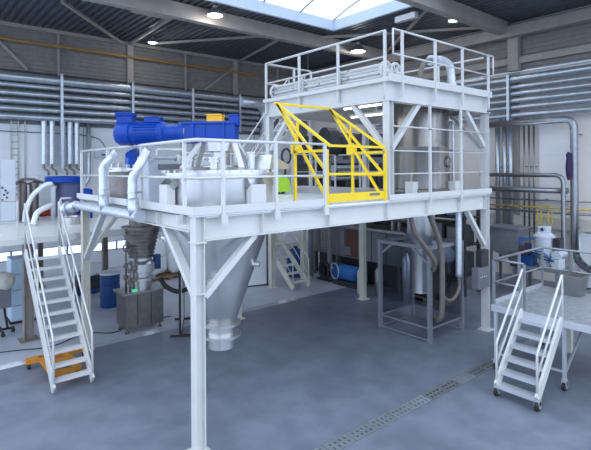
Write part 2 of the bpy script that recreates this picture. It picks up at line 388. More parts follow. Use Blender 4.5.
rail(plat, [(2.49, -.13), (-.08, -.13), (-.08, 5.42)], [(2.49, -.13), (1.38, -.13), (.37, -.13), (-.08, .25), (-.08, 1.89), (-.08, 3.64), (-.08, 5.40)], DK, drop=.16)
for x, y in ((2.49, -.165), (1.38, -.165), (.37, -.165), (-.165, .25)): obj('fixing_clip', MB().span((x-.05, y-.02, DK-.17), (x+.05, y+.02, DK-.02)), white, plat)
g = rail(plat, [(4.42, -.13), (8.2, -.13)], [(5.71, -.13), (6.97, -.13)], DK, 1.53, (.54, 1.02), r=.016, drop=.12)
for x in (5.71, 6.97): obj('post', MB().span((x-.025, -.155, DK+1.5), (x+.025, -.105, 5.62)), white, g)
rail(plat, [(2.6, 5.5), (8.3, 5.5)], [(2.6, 5.5), (3.9, 5.5), (5.1, 5.5), (6.4, 5.5), (7.4, 5.5), (8.3, 5.5)], DK)
rail(plat, [(8.36, .3), (8.36, 5.4)], [(8.36, 1.6), (8.36, 3.0), (8.36, 4.4)], DK)

# ---- upper platform
upl = thing('upper_platform', 'upper white steel platform with railings above the stainless tank', 'platform', (6.3, 2.1, DK))
def upbeam(p, q, w, h): return obj('beam', MB().ibeam(p, q, w, h, tf=.018, tw=.014), white, upl)
for x, y in ((4.43, 0), (4.43, 4.1), (8.3, 4.1)): hcol('column', x, y, DK, 5.6, upl, plate=.22)
upbeam((4.33, 0, 5.8), (8.42, 0, 5.8), .2, .42); upbeam((4.43, .1, 5.8), (4.43, 4.2, 5.8), .2, .42)
upbeam((8.3, .1, 5.8), (8.3, 4.2, 5.8), .2, .42); upbeam((4.53, 4.1, 5.8), (8.2, 4.1, 5.8), .2, .42); upbeam((4.53, 2.1, 5.88), (8.2, 2.1, 5.88), .14, .24)
obj('deck_plate', MB().span((4.31, -.12, 6.01), (8.42, 4.22, DU)), cream, upl)
obj('fascia', MB().span((4.30, -.14, 5.99), (8.44, -.12, DU+.1)).span((4.295, -.12, 5.99), (4.31, 4.22, DU+.03)), white, upl)
for p, q in (((4.43, .08, 4.62), (4.43, .98, 5.6)), ((4.51, 0, 4.62), (5.45, 0, 5.6)), ((8.22, 0, 4.75), (7.36, 0, 5.6)), ((4.43, 4.02, 4.7), (4.43, 3.2, 5.6)), ((8.3, .08, 4.7), (8.3, .95, 5.6))):
    obj('brace', MB().bar(p, q, .12, .10), white, upl)
rail(upl, [(4.44, -.13), (8.52, -.13)], [(4.74, -.13), (5.93, -.13), (7.05, -.13), (8.27, -.13)], DU, 1.02, (.51,), ends=((4.44, -.13), (8.52, -.13)), drop=.35)
rail(upl, [(4.36, 0.0), (4.36, 4.15), (6.0, 4.15)], [(4.36, .02), (4.36, 1.39), (4.36, 2.76), (4.36, 4.15), (5.35, 4.15), (6.0, 4.15)], DU, 1.0, (.46,), drop=.35)
rail(upl, [(8.36, .05), (8.36, 4.1)], [(8.36, 1.4), (8.36, 2.7), (8.36, 4.1)], DU, 1.0, (.46,))
for x, y0, z in ((4.9, .55, 5.66), (5.67, 1.05, 5.55)):
    l = thing('fluorescent_light', 'lit fluorescent tube under the upper platform, %s' % ('nearer the white diagonal brace' if x < 5 else 'deeper in beside the tank'), 'light', (x, y0, z), 'tube lights under the upper platform')
    y1 = y0+1.2
    obj('housing', MB().span((x-.06, y0, z-.02), (x+.06, y1, z+.04)).span((x-.02, y0+.3, z+.04), (x+.02, y0+.34, 6.01)).span((x-.02, y1-.34, z+.04), (x+.02, y1-.3, 6.01)), white, l)
    obj('tube', MB().cyl((x, y0+.03, z-.04), (x, y1-.03, z-.04), .02, 10), tubem, l)

# ---- generic stair
def stair(name, label, p0, d, side, width, run, rise, n, m, rails=(1, 1), rh=1.05, td=.22, z0=0, sw=.2, bottom=True, group=None):
    d = V(d); side = V(side); p0 = V(p0); p0.z = z0
    t = thing(name, label, 'stairs', p0+side*width/2, group)
    for s in (0, 1):
        a = p0+side*(width*s); b2 = a+d*run+V((0, 0, rise))
        st = MB().bar(a+V((0, 0, .10)), b2+V((0, 0, -.05)), .04, sw)
        obj('stringer', st, m, t)
    for k in range(n):
        f = (k+1)/(n+1); c = p0+side*(width/2)+d*(run*f)+V((0, 0, rise*f)); sz = (abs(d.x)*td+abs(side.x)*(width-.04), abs(d.y)*td+abs(side.y)*(width-.04), .04)
        obj('tread', MB().box(c, sz).box(c+d*(-td/2)+V((0, 0, .012)), (abs(d.x)*.02+abs(side.x)*(width-.05), abs(d.y)*.02+abs(side.y)*(width-.05), .05)), m, t)
    for s in (0, 1):
        if not rails[s]: continue
        o2 = p0+side*(width*s + (.0 if s else -.0)); up1 = V((0, 0, rh))
        a = o2+up1+d*.02; b2 = o2+d*run+V((0, 0, rise))+up1
        mb = MB().tube(bend([o2+V((0, 0, .16)), a, b2, b2-up1], .05, 4), .021, 8).tube([a-V((0, 0, rh*.5)), b2-V((0, 0, rh*.5))], .016, 8)
        h = obj('handrail', mb, m, t)
        mid = (a+b2)/2; obj('post', MB().cyl(mid-up1, mid, .018, 8), m, h)
    return t

# ---- left platform and stair
lp = thing('loading_platform', 'low white steel platform behind the left stairs', 'platform', (-1.5, 9, 0))
obj('deck_plate', MB().span((-4.5, 5.82, 2.60), (-.12, 12.9, 2.66)).span((-.12, 6.0, 2.60), (2.6, 12.9, 2.66)), white, lp)
obj('fascia', MB().span((-4.5, 5.78, 2.54), (-.1, 5.82, 2.67)), white, lp); obj('fascia', MB().span((-.1, 5.96, 2.50), (2.6, 6.0, 2.67)), white, lp)
hcol('column', -.90, 7.0, 0, 2.46, lp, brown, .22, .42); hcol('column', 1.9, 9.8, 0, 2.46, lp, brown, .16, .3); hcol('column', -3.8, 6.2, 0, 2.46, lp, brown); hcol('column', .6, 12.7, 0, 2.46, lp, brown)
for y in (6.9, 9.8, 12.7): obj('beam', MB().ibeam((-4.5, y, 2.53), (2.6, y, 2.53), .14, .16), white, lp)
rail(lp, [(-4.4, 5.85), (-1.33, 5.85)], [(-1.33, 5.85), (-2.9, 5.85), (-4.4, 5.85)], 2.66, .86, (.42,), ends=((-1.33, 5.85),), pw=.04)
rail(lp, [(-.43, 5.85), (-.19, 5.85)], [(-.43, 5.85)], 2.66, .87, (.42,), pw=.04)
stair('platform_stairs', 'steep white steel stairs with twin handrails beside the orange trolley', (-1.19, 3.35, 0), (0, 1, 0), (1, 0, 0), .70, 2.42, 2.42, 11, white, td=.2)
t = thing('lifting_trolley', 'orange low trolley parked under the foot of the white stairs', 'trolley', (-.8, 4.6, 0))
obj('chassis', MB().span((-1.34, 4.95, .12), (-.12, 5.08, .22)).span((-1.1, 3.95, .12), (-1.0, 5.0, .22)).span((-.62, 3.95, .12), (-.52, 5.0, .22)).span((-1.1, 3.95, .12), (-.52, 4.05, .2)).span((-1.1, 4.4, .13), (-.52, 4.6, .23)), orange, t)
for x, y in ((-1.05, 4.05), (-.57, 4.05), (-1.28, 5.01), (-.18, 5.01)): obj('wheel', MB().cyl((x-.03, y, .06), (x+.03, y, .06), .06, 14), black, t)

# ---- mobile platform with steps on the right
mp = thing('mobile_step_platform', 'grey aluminium mobile platform with six steps on castors', 'step platform', (5.9, -2.2, 0))
MZ = 1.37; y0, y1 = -2.73, -2.0
obj('deck_plate', MB().span((6.06, -4.9, MZ-.03), (8.4, -1.38, MZ)), deckalu, mp)
obj('fascia', MB().span((6.04, -4.9, MZ-.14), (6.07, -1.36, MZ-.01)), alu2, mp); obj('fascia', MB().span((6.07, -1.40, MZ-.14), (8.4, -1.37, MZ+.08)), alu2, mp)
def caster(x, y, parent, r=.085):
    c = obj('castor', MB().span((x-.04, y-.045, r*1.2), (x+.04, y+.045, r*2+.05)).span((x-.03, y-.045, r*.6), (x+.03, y-.033, r*2)).span((x-.03, y+.033, r*.6), (x+.03, y+.045, r*2)), alu2, parent)
    obj('wheel', MB().cyl((x-.0, y-.028, r), (x, y+.028, r), r, 16), black, c)
for x, y in ((6.12, -1.42), (6.2, -2.72), (8.3, -1.42), (8.3, -2.72)):
    obj('leg', MB().span((x-.03, y-.03, .2), (x+.03, y+.03, MZ-.03)), alu2, mp); caster(x, y, mp)
obj('strut', MB().bar((6.12, -1.42, .32), (7.4, -1.42, 1.2), .04, .04).bar((6.2, -2.72, .3), (7.4, -2.72, 1.2), .04, .04).bar((6.2, -2.72, .35), (6.12, -1.42, .35), .04, .04), alu2, mp)
for y in (y0, y1):
    obj('stringer', MB().bar((5.02, y, .2), (6.07, y, MZ-.0), .045, .17), white, mp); caster(5.04, y, mp)
for k in range(6):
    f = (k+.35)/6; c = V((5.02+1.05*f, (y0+y1)/2, .14+1.23*f))
    obj('tread', MB().box(c, (.2, y1-y0-.05, .035)).box(c+V((-.1, 0, -.015)), (.012, y1-y0-.05, .06)), alu2, mp)
for y in (y0, y1):
    a = V((5.02, y, .2)); b2 = V((5.02, y, .98)); c2 = V((6.08, y, 2.2)); e = V((6.08, y, MZ-.1))
    h = obj('handrail', MB().tube(bend([a, b2, c2, e], .05, 4), .022, 8).tube([(5.02, y, .6), (6.08, y, 1.82)], .018, 8), white, mp)
rail(mp, [(6.08, -2.02), (6.08, -1.4), (8.36, -1.4), (8.36, -4.85)], [(6.08, -2.03), (6.08, -1.4), (7.2, -1.4), (8.36, -1.4), (8.36, -2.05), (8.36, -3.4), (8.36, -4.8)], MZ, .92, (.45,), alu, .02, .0, .045)

# ================================================================ MIXER
mx = thing('conical_mixer', 'conical stainless mixer with blue geared drive hanging in the platform corner', 'mixer', (1, 1, 1.06))
C = (1.0, 1.0)
body = obj('vessel', MB().lathe([(.23, 1.48), (.28, 1.55), (.93, 3.42), (.93, 4.10)], (1, 1, 0), 40), steel, mx)
obj('top_flange', MB().lathe([(.93, 4.085), (1.03, 4.085), (1.03, 4.115), (1.03, 4.15), (.94, 4.15), (.90, 4.19), (.55, 4.235), (.2, 4.25)], (1, 1, 0), 40), steel, mx)
bl = MB()
for k in range(32):
    a = 2*math.pi*k/32; bl.cyl((1+.985*math.cos(a), 1+.985*math.sin(a), 4.14), (1+.985*math.cos(a), 1+.985*math.sin(a), 4.19), .02, 6)
obj('flange_bolts', bl, steel, body)
obj('outlet_valve', MB().lathe([(.23, 1.5), (.34, 1.5), (.34, 1.46), (.24, 1.46), (.24, 1.30), (.35, 1.30), (.35, 1.255), (.24, 1.255), (.24, 1.06), (.2, 1.06)], (1, 1, 0), 28), steel, mx)
obj('sample_port', MB().cyl((1.3, .52, 2.55), (1.42, .40, 2.55), .05, 12).cyl((.62, .62, 2.35), (.5, .5, 2.35), .06, 12), steel, mx)
for cx, cy, dx, dy in ((-.02, .98, 1, 0), (1.06, -.02, 0, 1), (2.08, 1.0, -1, 0), (1, 2.1, 0, -1)):
    w = .145
    lg = obj('support_bracket', MB().span((cx-w if dx == 0 else cx-.07, cy-w if dy == 0 else cy-.07, DK), (cx+w if dx == 0 else cx+.07, cy+w if dy == 0 else cy+.07, DK+.42)), white, mx)
    p = V((cx, cy, DK+.38)); q = V((cx+dx*.2, cy+dy*.2, DK+.5)); s_ = V((dy, dx, 0))*.15
    [obj('gusset', MB().bar(p+s_*e, q+s_*e+V((0, 0, .08)), .02, .12), dull, lg) for e in (1, -1)]
for a, r0, h in ((.6, .6, .28), (2.4, .55, .22), (4.0, .6, .18), (5.2, .62, .3)):
    x, y = 1+r0*math.cos(a), 1+r0*math.sin(a)
    obj('nozzle', MB().lathe([(.07, 4.2), (.07, 4.18+h*.8), (.10, 4.18+h*.8), (.10, 4.21+h*.8), (.07, 4.21+h*.8), (.07, 4.23+h*.8), (.1, 4.23+h*.8), (.1, 4.26+h*.8), (.03, 4.27+h*.8)], (x, y, 0), 16), steel, mx)
# cranked inlet on the lid
obj('inlet_hood', MB().prism([(1.35, .55, 4.2), (1.95, .75, 4.2), (1.95, .75, 4.28), (1.40, .55, 4.45)], (.2, -.28, 0)), steel, mx)
# drive
D = V((-.70, .714, 0)).normalized(); N2 = V((D.y, -D.x, 0)); G = V((.86, 1.14, 4.86))
obj('drive_lantern', MB().lathe([(.33, 4.235), (.33, 4.27), (.17, 4.29), (.17, 4.5), (.27, 4.52), (.27, 4.71)], (1, 1, 0), 24), steel, mx)
for s in (1, -1):
    for e in (.35, -.3):
        obj('drive_strut', MB().bar(V((1, 1, 4.70))+D*e*.9+N2*s*.1, V((1, 1, 4.22))+D*e*1.6+N2*s*.42, .09, .05), white, mx)
RD = Matrix((D, N2, V(UZ))).transposed()
gb = obj('gearbox', MB().box(G-D*.02, (.88, .32, .29), RD, .04).box(G+D*.25, (.05, .38, .32), RD).box(G-D*.3, (.05, .38, .32), RD).box(G+D*.05, (.05, .36, .31), RD), blue, mx)
obj('adapter', MB().lathe([(.20, 0), (.20, .1), (.15, .12), (.15, .36), (.21, .40), (.21, .44)], G+D*.42, 24, D), blue, mx)
obj('coupling_plate', MB().lathe([(.18, 0), (.18, .05)], G+D*.40+V((0, 0, 0)), 20, D), dull, mx)
mo = obj('motor', MB().lathe([(.19, 0), (.20, .03), (.20, .48), (.19, .50), (.19, .56), (.215, .57), (.215, .78), (.18, .84), (.05, .86)], G+D*.86, 28, D), blue, mx)
fn = MB()
for k in range(24):
    a = 2*math.pi*k/24; v = N2*math.cos(a)+V(UZ)*math.sin(a); p = G+D*1.13+v*.207
    fn.box(p, (.42, .012, .03), Matrix((D, D.cross(v), v)).transposed())
obj('cooling_fins', fn, blue, mo)
obj('terminal_box', MB().box(G+D*1.02+V((0, 0, .235)), (.24, .2, .08), RD, .02), blue, mo)
fnb = MB()
for k in range(3): fnb.box(G+D*(1.45+.09*k)+V((0, 0, .27)), (.06, .18, .16), RD, .02)
fnb.box(G+D*1.54+V((0, 0, .345)), (.28, .2, .04), RD, .02)
obj('brake_housing', fnb, blue, mo)
obj('sensor_box', MB().box(G-D*.12+V((0, 0, .22)), (.23, .2, .16), RD, .02), amberlight, mx)
obj('junction_box', MB().box(G-D*.46+V((0, 0, .21)), (.13, .14, .17), RD, .02).bar(G-D*.44+V((0, 0, .18)), G-D*.42+V((0, 0, .05)), .08, .08), blue, mx)

# ================================================================ HOPPER BEHIND
hp = thing('square_hopper', 'pale blue-grey square steel hopper behind the blue motor drive', 'hopper', (1, 3.4, DK))
obj('body', MB().span((.35, 2.6, DK), (1.8, 3.4, 4.42), .02), hopm, hp)
obj('lid', MB().span((.31, 2.56, 4.42), (1.84, 3.44, 4.47)), hopm, hp)
obj('name_plate', MB().span((.55, 2.57, 4.20), (1.05, 2.6, 4.31)), greym, hp)
for x in (.4, .95, 1.5): obj('lid_clamp', MB().span((x-.03, 2.53, 4.38), (x+.03, 2.6, 4.5)), steel, hp)
obj('lid_handle', MB().tube(bend([(.7, 3.0, 4.47), (.7, 3.0, 4.62), (1.3, 3.0, 4.62), (1.3, 3.0, 4.47)], .05), .025, 8), white, hp)
rv = thing('round_vessel', 'brownish round vessel with a bolted flat lid left of the square hopper', 'vessel', (.62, 4.35, DK))
obj('body', MB().lathe([(.42, DK), (.42, 4.18)], (.62, 4.35, 0), 28), darksteel, rv)
obj('flange', MB().lathe([(.42, 4.16), (.5, 4.16), (.5, 4.25), (.4, 4.25)], (.62, 4.35, 0), 28), steel, rv)
bl = MB()
for k in range(16): a = 2*math.pi*k/16; bl.cyl((.62+.46*math.cos(a), 4.35+.46*math.sin(a), 4.24), (.62+.46*math.cos(a), 4.35+.46*math.sin(a), 4.35), .03, 6)
obj('flange_bolts', bl, steel, rv)
# silver ducts on the left edge
du = thing('extraction_duct', 'silver foil duct running along the left platform edge with two risers', 'duct', (-.3, 3.2, 3.2))
mb = MB().lathe([(.095, 0), (.095, .05)]+[(.08+.006*(k % 2), .06+k*.06) for k in range(58)]+[(.095, 3.56), (.095, 3.62)], (-.31, 1.45, 3.42), 16, (0, 1, 0))
obj('main_duct', mb, foil, du); obj('end_cap', MB().cyl((-.31, 1.40, 3.42), (-.31, 1.45, 3.42), .10, 20), galv, du)
for y in (3.22, 1.72):
    obj('riser', MB().tube(bend([(-.31, y-.1, 3.45), (-.31, y, 3.62), (-.31, y, 4.27-(.2 if y < 2 else 0)), (-.10, y-.18, 4.56)], .08), .08, 14), foil, du)
    obj('elbow', MB().tube([(-.31, y-.12, 3.44), (-.31, y-.04, 3.56), (-.31, y, 3.70)], .10, 14), galv, du)
    for z in (3.8, 4.2): obj('clamp', MB().lathe([(.092, 0), (.092, .03)], (-.31, y, z), 16).span((-.25, y-.02, z), (-.13, y+.02, z+.03)), steel, du)
obj('manifold', MB().cyl((-.31, 5.05, 3.38), (-.5, 5.3, 3.30), .12, 16).lathe([(.17, 0), (.17, .05)], (-.42, 5.2, 3.33), 16, (-.44, .58, -.18)), galv, du)
vv = thing('blue_valve', 'small blue actuated valve between the ducts under the motor', 'valve', (-.2, 2.1, 4.3))
obj('actuator', MB().cyl((-.24, 2.02, 4.45), (-.05, 2.2, 4.52), .085, 14), blue, vv)
obj('body', MB().box((-.2, 2.06, 4.36), (.16, .16, .12)).cyl((-.2, 2.06, 3.66), (-.2, 2.06, 4.32), .02, 8).span((-.21, 2.04, 3.66), (-.12, 2.08, 3.70)), blue, vv)

# ================================================================ GATE
gt = thing('pallet_gate', 'yellow swinging pallet safety gate in the platform railing', 'gate', (3.4, .4, DK))
for x in (2.57, 4.20):
    sf = obj('side_frame', MB().bar((x, -.1, DK), (x, -.1, 4.55), .05, .05, (1, 0, 0)).bar((x, .80, DK), (x, .80, 4.75), .05, .05, (1, 0, 0)).bar((x, -.1, 4.53), (x, .80, 4.53), .05, .05).bar((x, -.1, 4.06), (x, .8, 4.06), .04, .04), yellow, gt)
    xa = x+(.06 if x < 3 else -.06)
    obj('swing_arm', MB().bar((xa, 1.45, 5.55), (xa, -.12, 4.62), .04, .05).bar((xa, 1.45, 5.55), (xa, -.08, 4.10), .04, .05).bar((xa, 1.40, 5.52), (xa, -.02, 3.66), .04, .05).bar((xa, .78, 5.12), (xa, .84, 4.62), .04, .05), yellow, gt)
    obj('pivot_plate', MB().span((min(x, xa)-.025, .70, 4.5), (max(x, xa)+.03, .9, 4.72)), yellow, gt)
obj('top_bar', MB().bar((2.57, 1.45, 5.55), (4.2, 1.45, 5.55), .05, .05), yellow, gt)
obj('gate_rail', MB().bar((2.6, -.12, 4.62), (4.17, -.12, 4.62), .045, .045).bar((2.6, -.08, 4.10), (4.17, -.08, 4.10), .045, .045), yellow, gt)
obj('kick_plate', MB().span((2.58, -.08, 3.58), (4.18, -.05, 3.74)), yellow, gt)
obj('warning_label', MB().span((3.75, -.085, 3.66), (4.05, -.08, 3.71)), greym, gt)

# ================================================================ TANK + ENCLOSURE
tk = thing('stainless_tank', 'tall stainless tank standing under the upper platform', 'tank', (7.07, 1.1, DK))
obj('shell', MB().lathe([(.36, 3.2), (.40, 3.56), (.77, 3.60), (.77, 3.66), (.74, 3.68), (.74, 4.7), (.745, 4.71), (.745, 4.73), (.74, 4.74), (.74, 5.7), (.6, 5.85), (.2, 5.9)], (7.02, 1.1, 0), 40), tankm, tk)
obj('outlet', MB().lathe([(.26, .98), (.26, 1.0), (.24, 1.0), (.24, 2.2), (.36, 2.45), (.36, 3.1), (.40, 3.1), (.40, 3.2)], (7.07, 1.1, 0), 28), steel, tk)
for a in (.3, 1.9, 3.5, 5.1):
    x, y = 7.07+.83*math.cos(a), 1.1+.83*math.sin(a)
    f_ = obj('support_foot', MB().span((x-.11, y-.11, DK), (x+.11, y+.11, DK+.32)), white, tk)
    obj('gusset', MB().bar((x-.08*math.cos(a), y-.08*math.sin(a), DK+.3), (7.07+.74*math.cos(a), 1.1+.74*math.sin(a), DK+.55), .05, .1), dull, f_)
obj('level_gauge', MB().cyl((7.55, .45, 3.8), (7.55, .45, 5.4), .03, 8).span((7.5, .42, 3.9), (7.6, .52, 3.96)).span((7.5, .42, 4.6), (7.6, .52, 4.66)).span((7.5, .42, 5.3), (7.6, .52, 5.36)), galv, tk)
obj('inspection_ring', MB().tube(arc((7.20, .345, 4.33), .12, 0, 2*math.pi, (.97, .25, 0), (0, 0, 1), 16)[:-1], .022, 6, closed=True), dull, tk)
en = thing('guard_enclosure', 'aluminium profile enclosure with smoky clear panels under the platform', 'enclosure', (7.08, 1.13, 0))
X0, X1, Y0, Y1, ZT = 6.39, 7.78, .37, 1.90, 2.32
for x, y in ((X0, Y0), (X0, Y1), (X1, Y0), (X1, Y1)): obj('post', MB().span((x-.045, y-.045, 0), (x+.045, y+.045, ZT)), alu, en)
for z in (.05, .34, ZT-.05):
    for a, b2 in (((X0, Y0+.045), (X0, Y1-.045)), ((X1, Y0+.045), (X1, Y1-.045)), ((X0+.045, Y0), (X1-.045, Y0)), ((X0+.045, Y1), (X1-.045, Y1))):
        if z == .05 and a[0] > X0 and a[1] == Y0: continue
        w = .08 if z > 2 else .04
        obj('crossbar', MB().bar((a[0], a[1], z), (b2[0], b2[1], z), w, w), alu, en)
for a, b2 in (((X0, Y0+.04, 1.9), (X0, Y0+.5, ZT-.08)), ((X0, Y1-.04, 1.95), (X0, Y1-.4, ZT-.08)), ((X1, Y0+.04, 1.9), (X1, Y0+.4, ZT-.08))): obj('corner_brace', MB().bar(a, b2, .05, .05), alu, en)
for a, b2 in (((X1-.003, Y0+.05), (X1+.003, Y1-.05)), ((X0+.05, Y1-.003), (X1-.05, Y1+.003)), ((X0+.05, Y0-.003), (X1-.05, Y0+.003))):
    obj('panel', MB().span((a[0], a[1], .37), (b2[0], b2[1], ZT-.1)), acryl, en)
def hose(label, pts, r, m, cat='hose', n=12, name='flexible_hose', rip=.06, seg=14, group=None): return obj(name, MB().tube(smooth(pts, seg), r, n, rip), m, label=label, cat=cat, group=group)
hose('ribbed grey hose curving from the tank base down past the enclosure top', [(5.34, .16, 3.48), (5.34, .12, 3.1), (5.5, .12, 2.72), (5.97, .12, 2.28), (6.25, .14, 2.0), (6.40, .27, 1.75)], .055, hosem)
hose('ribbed brown hose hanging down right of the enclosure post to its base panel', [(5.95, .14, 3.46), (6.05, .12, 3.1), (6.4, .12, 2.5), (6.53, .13, 1.95), (6.54, .13, 1.2), (6.52, .14, .7), (6.55, .26, .55), (6.6, .36, .55)], .065, hosem)
hose('foil covered pipe dropping beside the right platform column', [(7.7, .32, 3.46), (7.50, .25, 3.2), (7.46, .25, 2.6), (7.46, .25, 1.45)], .08, foil, 'pipe', 14, 'insulated_pipe', 0)
hose('thin grey hose looping under the foil covered pipe', [(7.46, .25, 1.47), (7.42, .22, 1.2), (7.2, .2, 1.0), (6.95, .22, .95), (6.8, .35, 1.1)], .045, hosem)
cb = thing('control_panel', 'grey push-button control panel fixed to the right column', 'control panel', (8.3, -.2, 1.1))
obj('enclosure', MB().span((7.66, -.16, 1.15), (8.225, .02, 1.68), .01), greym, cb)
obj('screen_box', MB().span((7.86, -.14, 1.68), (8.225, .02, 2.1), .01), charcoal, cb)
for k in range(4): obj('button', MB().cyl((7.78+.09*k, -.17, 1.45), (7.78+.09*k, -.16, 1.45), .02, 8), white, cb)

# ================================================================ UPPER DECK EQUIPMENT
cv = thing('rolled_bar_rack', 'rack of long white tubes lying along the left edge of the upper platform', 'tube rack', (4.7, 2, DU))
for j in range(5):
    for i in range(2):
        z = DU+.04+.076*j; x = 4.50+.20*i+(.04 if j % 2 else 0)
        y = .25
        while y < 3.8:
            L = .9+.25*((j+i) % 2); obj('tube', MB().cyl((x, y, z), (x, min(y+L, 3.9), z), .037, 8), white, cv); y += L+.07
for x, y in ((4.55, .14), (4.86, .14), (4.55, 3.95), (4.92, 3.95)):
    ring = MB().tube(arc((x, y, DU+.215), .18, 0, 2*math.pi, (1, 0, 0), (0, 0, 1), 24)[:-1], .035, 8, closed=True)
    for k in range(6):
        a = math.pi*k/3; ring.bar((x, y, DU+.215), (x+.18*math.cos(a), y, DU+.215+.18*math.sin(a)), .035, .04, (0, 1, 0))
    ring.cyl((x, y-.05, DU+.215), (x, y+.05, DU+.215), .05, 14)
    obj('end_wheel', ring, white, cv)
for y in (1.4, 2.7): obj('cradle', MB().span((4.42, y, DU), (4.455, y+.06, DU+.40)).span((4.79, y, DU), (4.83, y+.06, DU+.40)).span((4.42, y, DU), (4.83, y+.06, DU+.008)), white, cv)
du2 = thing('dust_duct', 'silver bent duct with a flexible hose on the upper platform', 'duct', (7, 1.2, DU))
obj('elbow', MB().tube(bend([(6.55, .4, 6.80), (7.0, .4, 6.88), (7.38, .4, 6.80), (7.45, .4, 6.25), (7.45, .4, DU)], .22, 7), .10, 14), foil, du2)
obj('collar', MB().cyl((6.52, .4, 6.795), (6.72, .4, 6.83), .125, 16), galv, du2); obj('collar', MB().lathe([(.18, DU), (.18, DU+.06), (.13, DU+.06), (.13, DU+.3)], (7.45, .4, 0), 16), galv, du2)
obj('hose', MB().tube(smooth([(6.56, .4, 6.80), (6.3, .4, 6.72), (6.12, .4, 6.45), (6.07, .4, DU)], 14), .06, 10, .05), hosem, du2)
fb = thing('filter_box', 'low grey filter box with round caps on the upper platform', 'filter', (6.3, 1.25, DU))
obj('case', MB().span((5.75, .9, DU), (6.9, 1.6, DU+.38), .01), greym, fb)
for x in (5.95, 6.3, 6.65): obj('cap', MB().cyl((x, .87, DU+.2), (x, .9, DU+.2), .1, 14), cabm, fb)
vs = thing('valve_cluster', 'cluster of small dark valves beside the silver duct on the upper platform', 'valve', (7.8, .9, DU))
for i, (x, y, h) in enumerate(((7.62, .85, .35), (7.85, .8, .5), (8.02, .95, .3))):
    v_ = obj('valve_body', MB().lathe([(.05, DU), (.05, DU+h*.5), (.09, DU+h*.5), (.09, DU+h*.7), (.04, DU+h*.7), (.04, DU+h)], (x, y, 0), 12), darksteel, vs)
    obj('hand_wheel', MB().tube(arc((x, y, DU+h), .09, 0, 2*math.pi, (1, 0, 0), (0, 1, 0), 14)[:-1], .012, 6, closed=True).bar((x-.09, y, DU+h), (x+.09, y, DU+h), .015, .015), charcoal, v_)
obj('manifold', MB().span((7.55, .78, DU), (8.1, 1.0, DU+.06)), darksteel, vs)

# ---- stair from deck to upper platform, green pallet truck, machines beyond
stair('access_stairs', 'white stairs climbing from the working platform to the upper platform', (4.15, 4.55, DK), (1, 0, 0), (0, 1, 0), .75, 1.95, 2.46, 10, white, z0=DK)
obj('landing', MB().span((6.12, 4.24, 6.0), (7.0, 5.3, DU)).span((6.15, 5.2, DK), (6.23, 5.28, 6.0)).span((6.9, 5.2, DK), (6.98, 5.28, 6.0)), white, upl)
pt = thing('pallet_truck', 'lime green hand pallet truck with a black loop handle on the deck', 'pallet truck', (4.26, 3.6, DK))
obj('body', MB().prism([(4.02, 3.30, DK+.06), (4.50, 3.30, DK+.06), (4.48, 3.30, DK+.30), (4.38, 3.30, DK+.50), (4.12, 3.30, DK+.50), (4.02, 3.30, DK+.30)], (0, .24, 0)).span((4.06, 3.5, DK+.06), (4.2, 4.45, DK+.14)).span((4.32, 3.5, DK+.06), (4.46, 4.45, DK+.14)), lime, pt)
obj('handle', MB().tube([(4.36, 3.36, DK+.4), (4.38, 3.34, DK+.80)], .03, 8).tube(arc((4.39, 3.34, DK+.98), .12, 0, 2*math.pi, (.75, -.6, 0), (0, 0, 1.6), 16)[:-1], .03, 8, closed=True), black, pt)
for x, y in ((4.18, 3.42), (4.34, 3.42), (4.13, 4.38), (4.39, 4.38)): obj('wheel', MB().cyl((x-.03, y, DK+.05), (x+.03, y, DK+.05), .05, 12), black, pt)
bw = thing('blower_unit', 'dark blower with a big round drum on a grey frame behind the yellow gate', 'blower', (10.3, 7.2, 0))
obj('drum', MB().lathe([(.3, 0), (.62, .06), (.62, .5), (.5, .6), (.42, .66), (.42, 1.5), (.34, 1.56)], (9.3, 7.2, 5.15), 24, (1, -.3, 0)), charcoal, bw)
obj('rear_drum', MB().lathe([(.48, 0), (.52, .05), (.52, 1.3), (.4, 1.36)], (11.4, 7.2, 5.1), 24, (1, -.3, 0)), charcoal, bw)
fm = MB().bar((8.9, 6.6, 4.45), (13.4, 6.3, 4.45), .12, .14).bar((8.9, 7.8, 4.45), (13.4, 7.5, 4.45), .12, .14)
for x in (9.0, 11.1, 13.2): fm.span((x-.06, 6.46, 0), (x+.06, 6.6, 4.45)).span((x-.06, 7.5, 0), (x+.06, 7.66, 4.45)).span((x-.05, 6.5, 4.4), (x+.05, 7.6, 4.5))
fm.box((9.6, 7.1, 4.57), (.5, .9, .14)).box((10.4, 6.9, 4.62), (.5, .6, .24)).box((12, 7, 4.55), (1, .8, .14))
obj('frame', fm, greym, bw)
obj('pipe', MB().cyl((9.0, 6.35, 4.2), (13.5, 6.05, 4.2), .1, 12).cyl((9.0, 6.35, 3.8), (13.5, 6.05, 3.8), .07, 12).span((9.0, 6.3, 3.75), (9.08, 6.6, 4.3)).span((13.1, 6.0, 3.75), (13.18, 6.55, 4.3)), galv, bw)
pn = thing('plenum_box', 'dark plenum box with a pale duct behind the blower', 'plenum', (11.4, 8.4, 0))
obj('box', MB().span((9.6, 8.0, 3.3), (13.4, 9.2, 5.5), .03), charcoal, pn)
for x in (9.8, 13.2): obj('leg', MB().span((x-.07, 8.1, 0), (x+.07, 8.24, 3.3)), greym, pn); obj('leg', MB().span((x-.07, 8.96, 0), (x+.07, 9.1, 3.3)), greym, pn)
obj('duct', MB().cyl((9.7, 7.85, 3.9), (13.4, 7.85, 3.9), .13, 14).span((9.9, 7.8, 3.88), (10.0, 8.02, 3.94)).span((13.0, 7.8, 3.88), (13.1, 8.02, 3.94)), galv, pn)
dp = thing('dust_collector', 'dark grey ribbed dust collector housing beyond the platform deck', 'dust collector', (11.5, 5.4, 0))
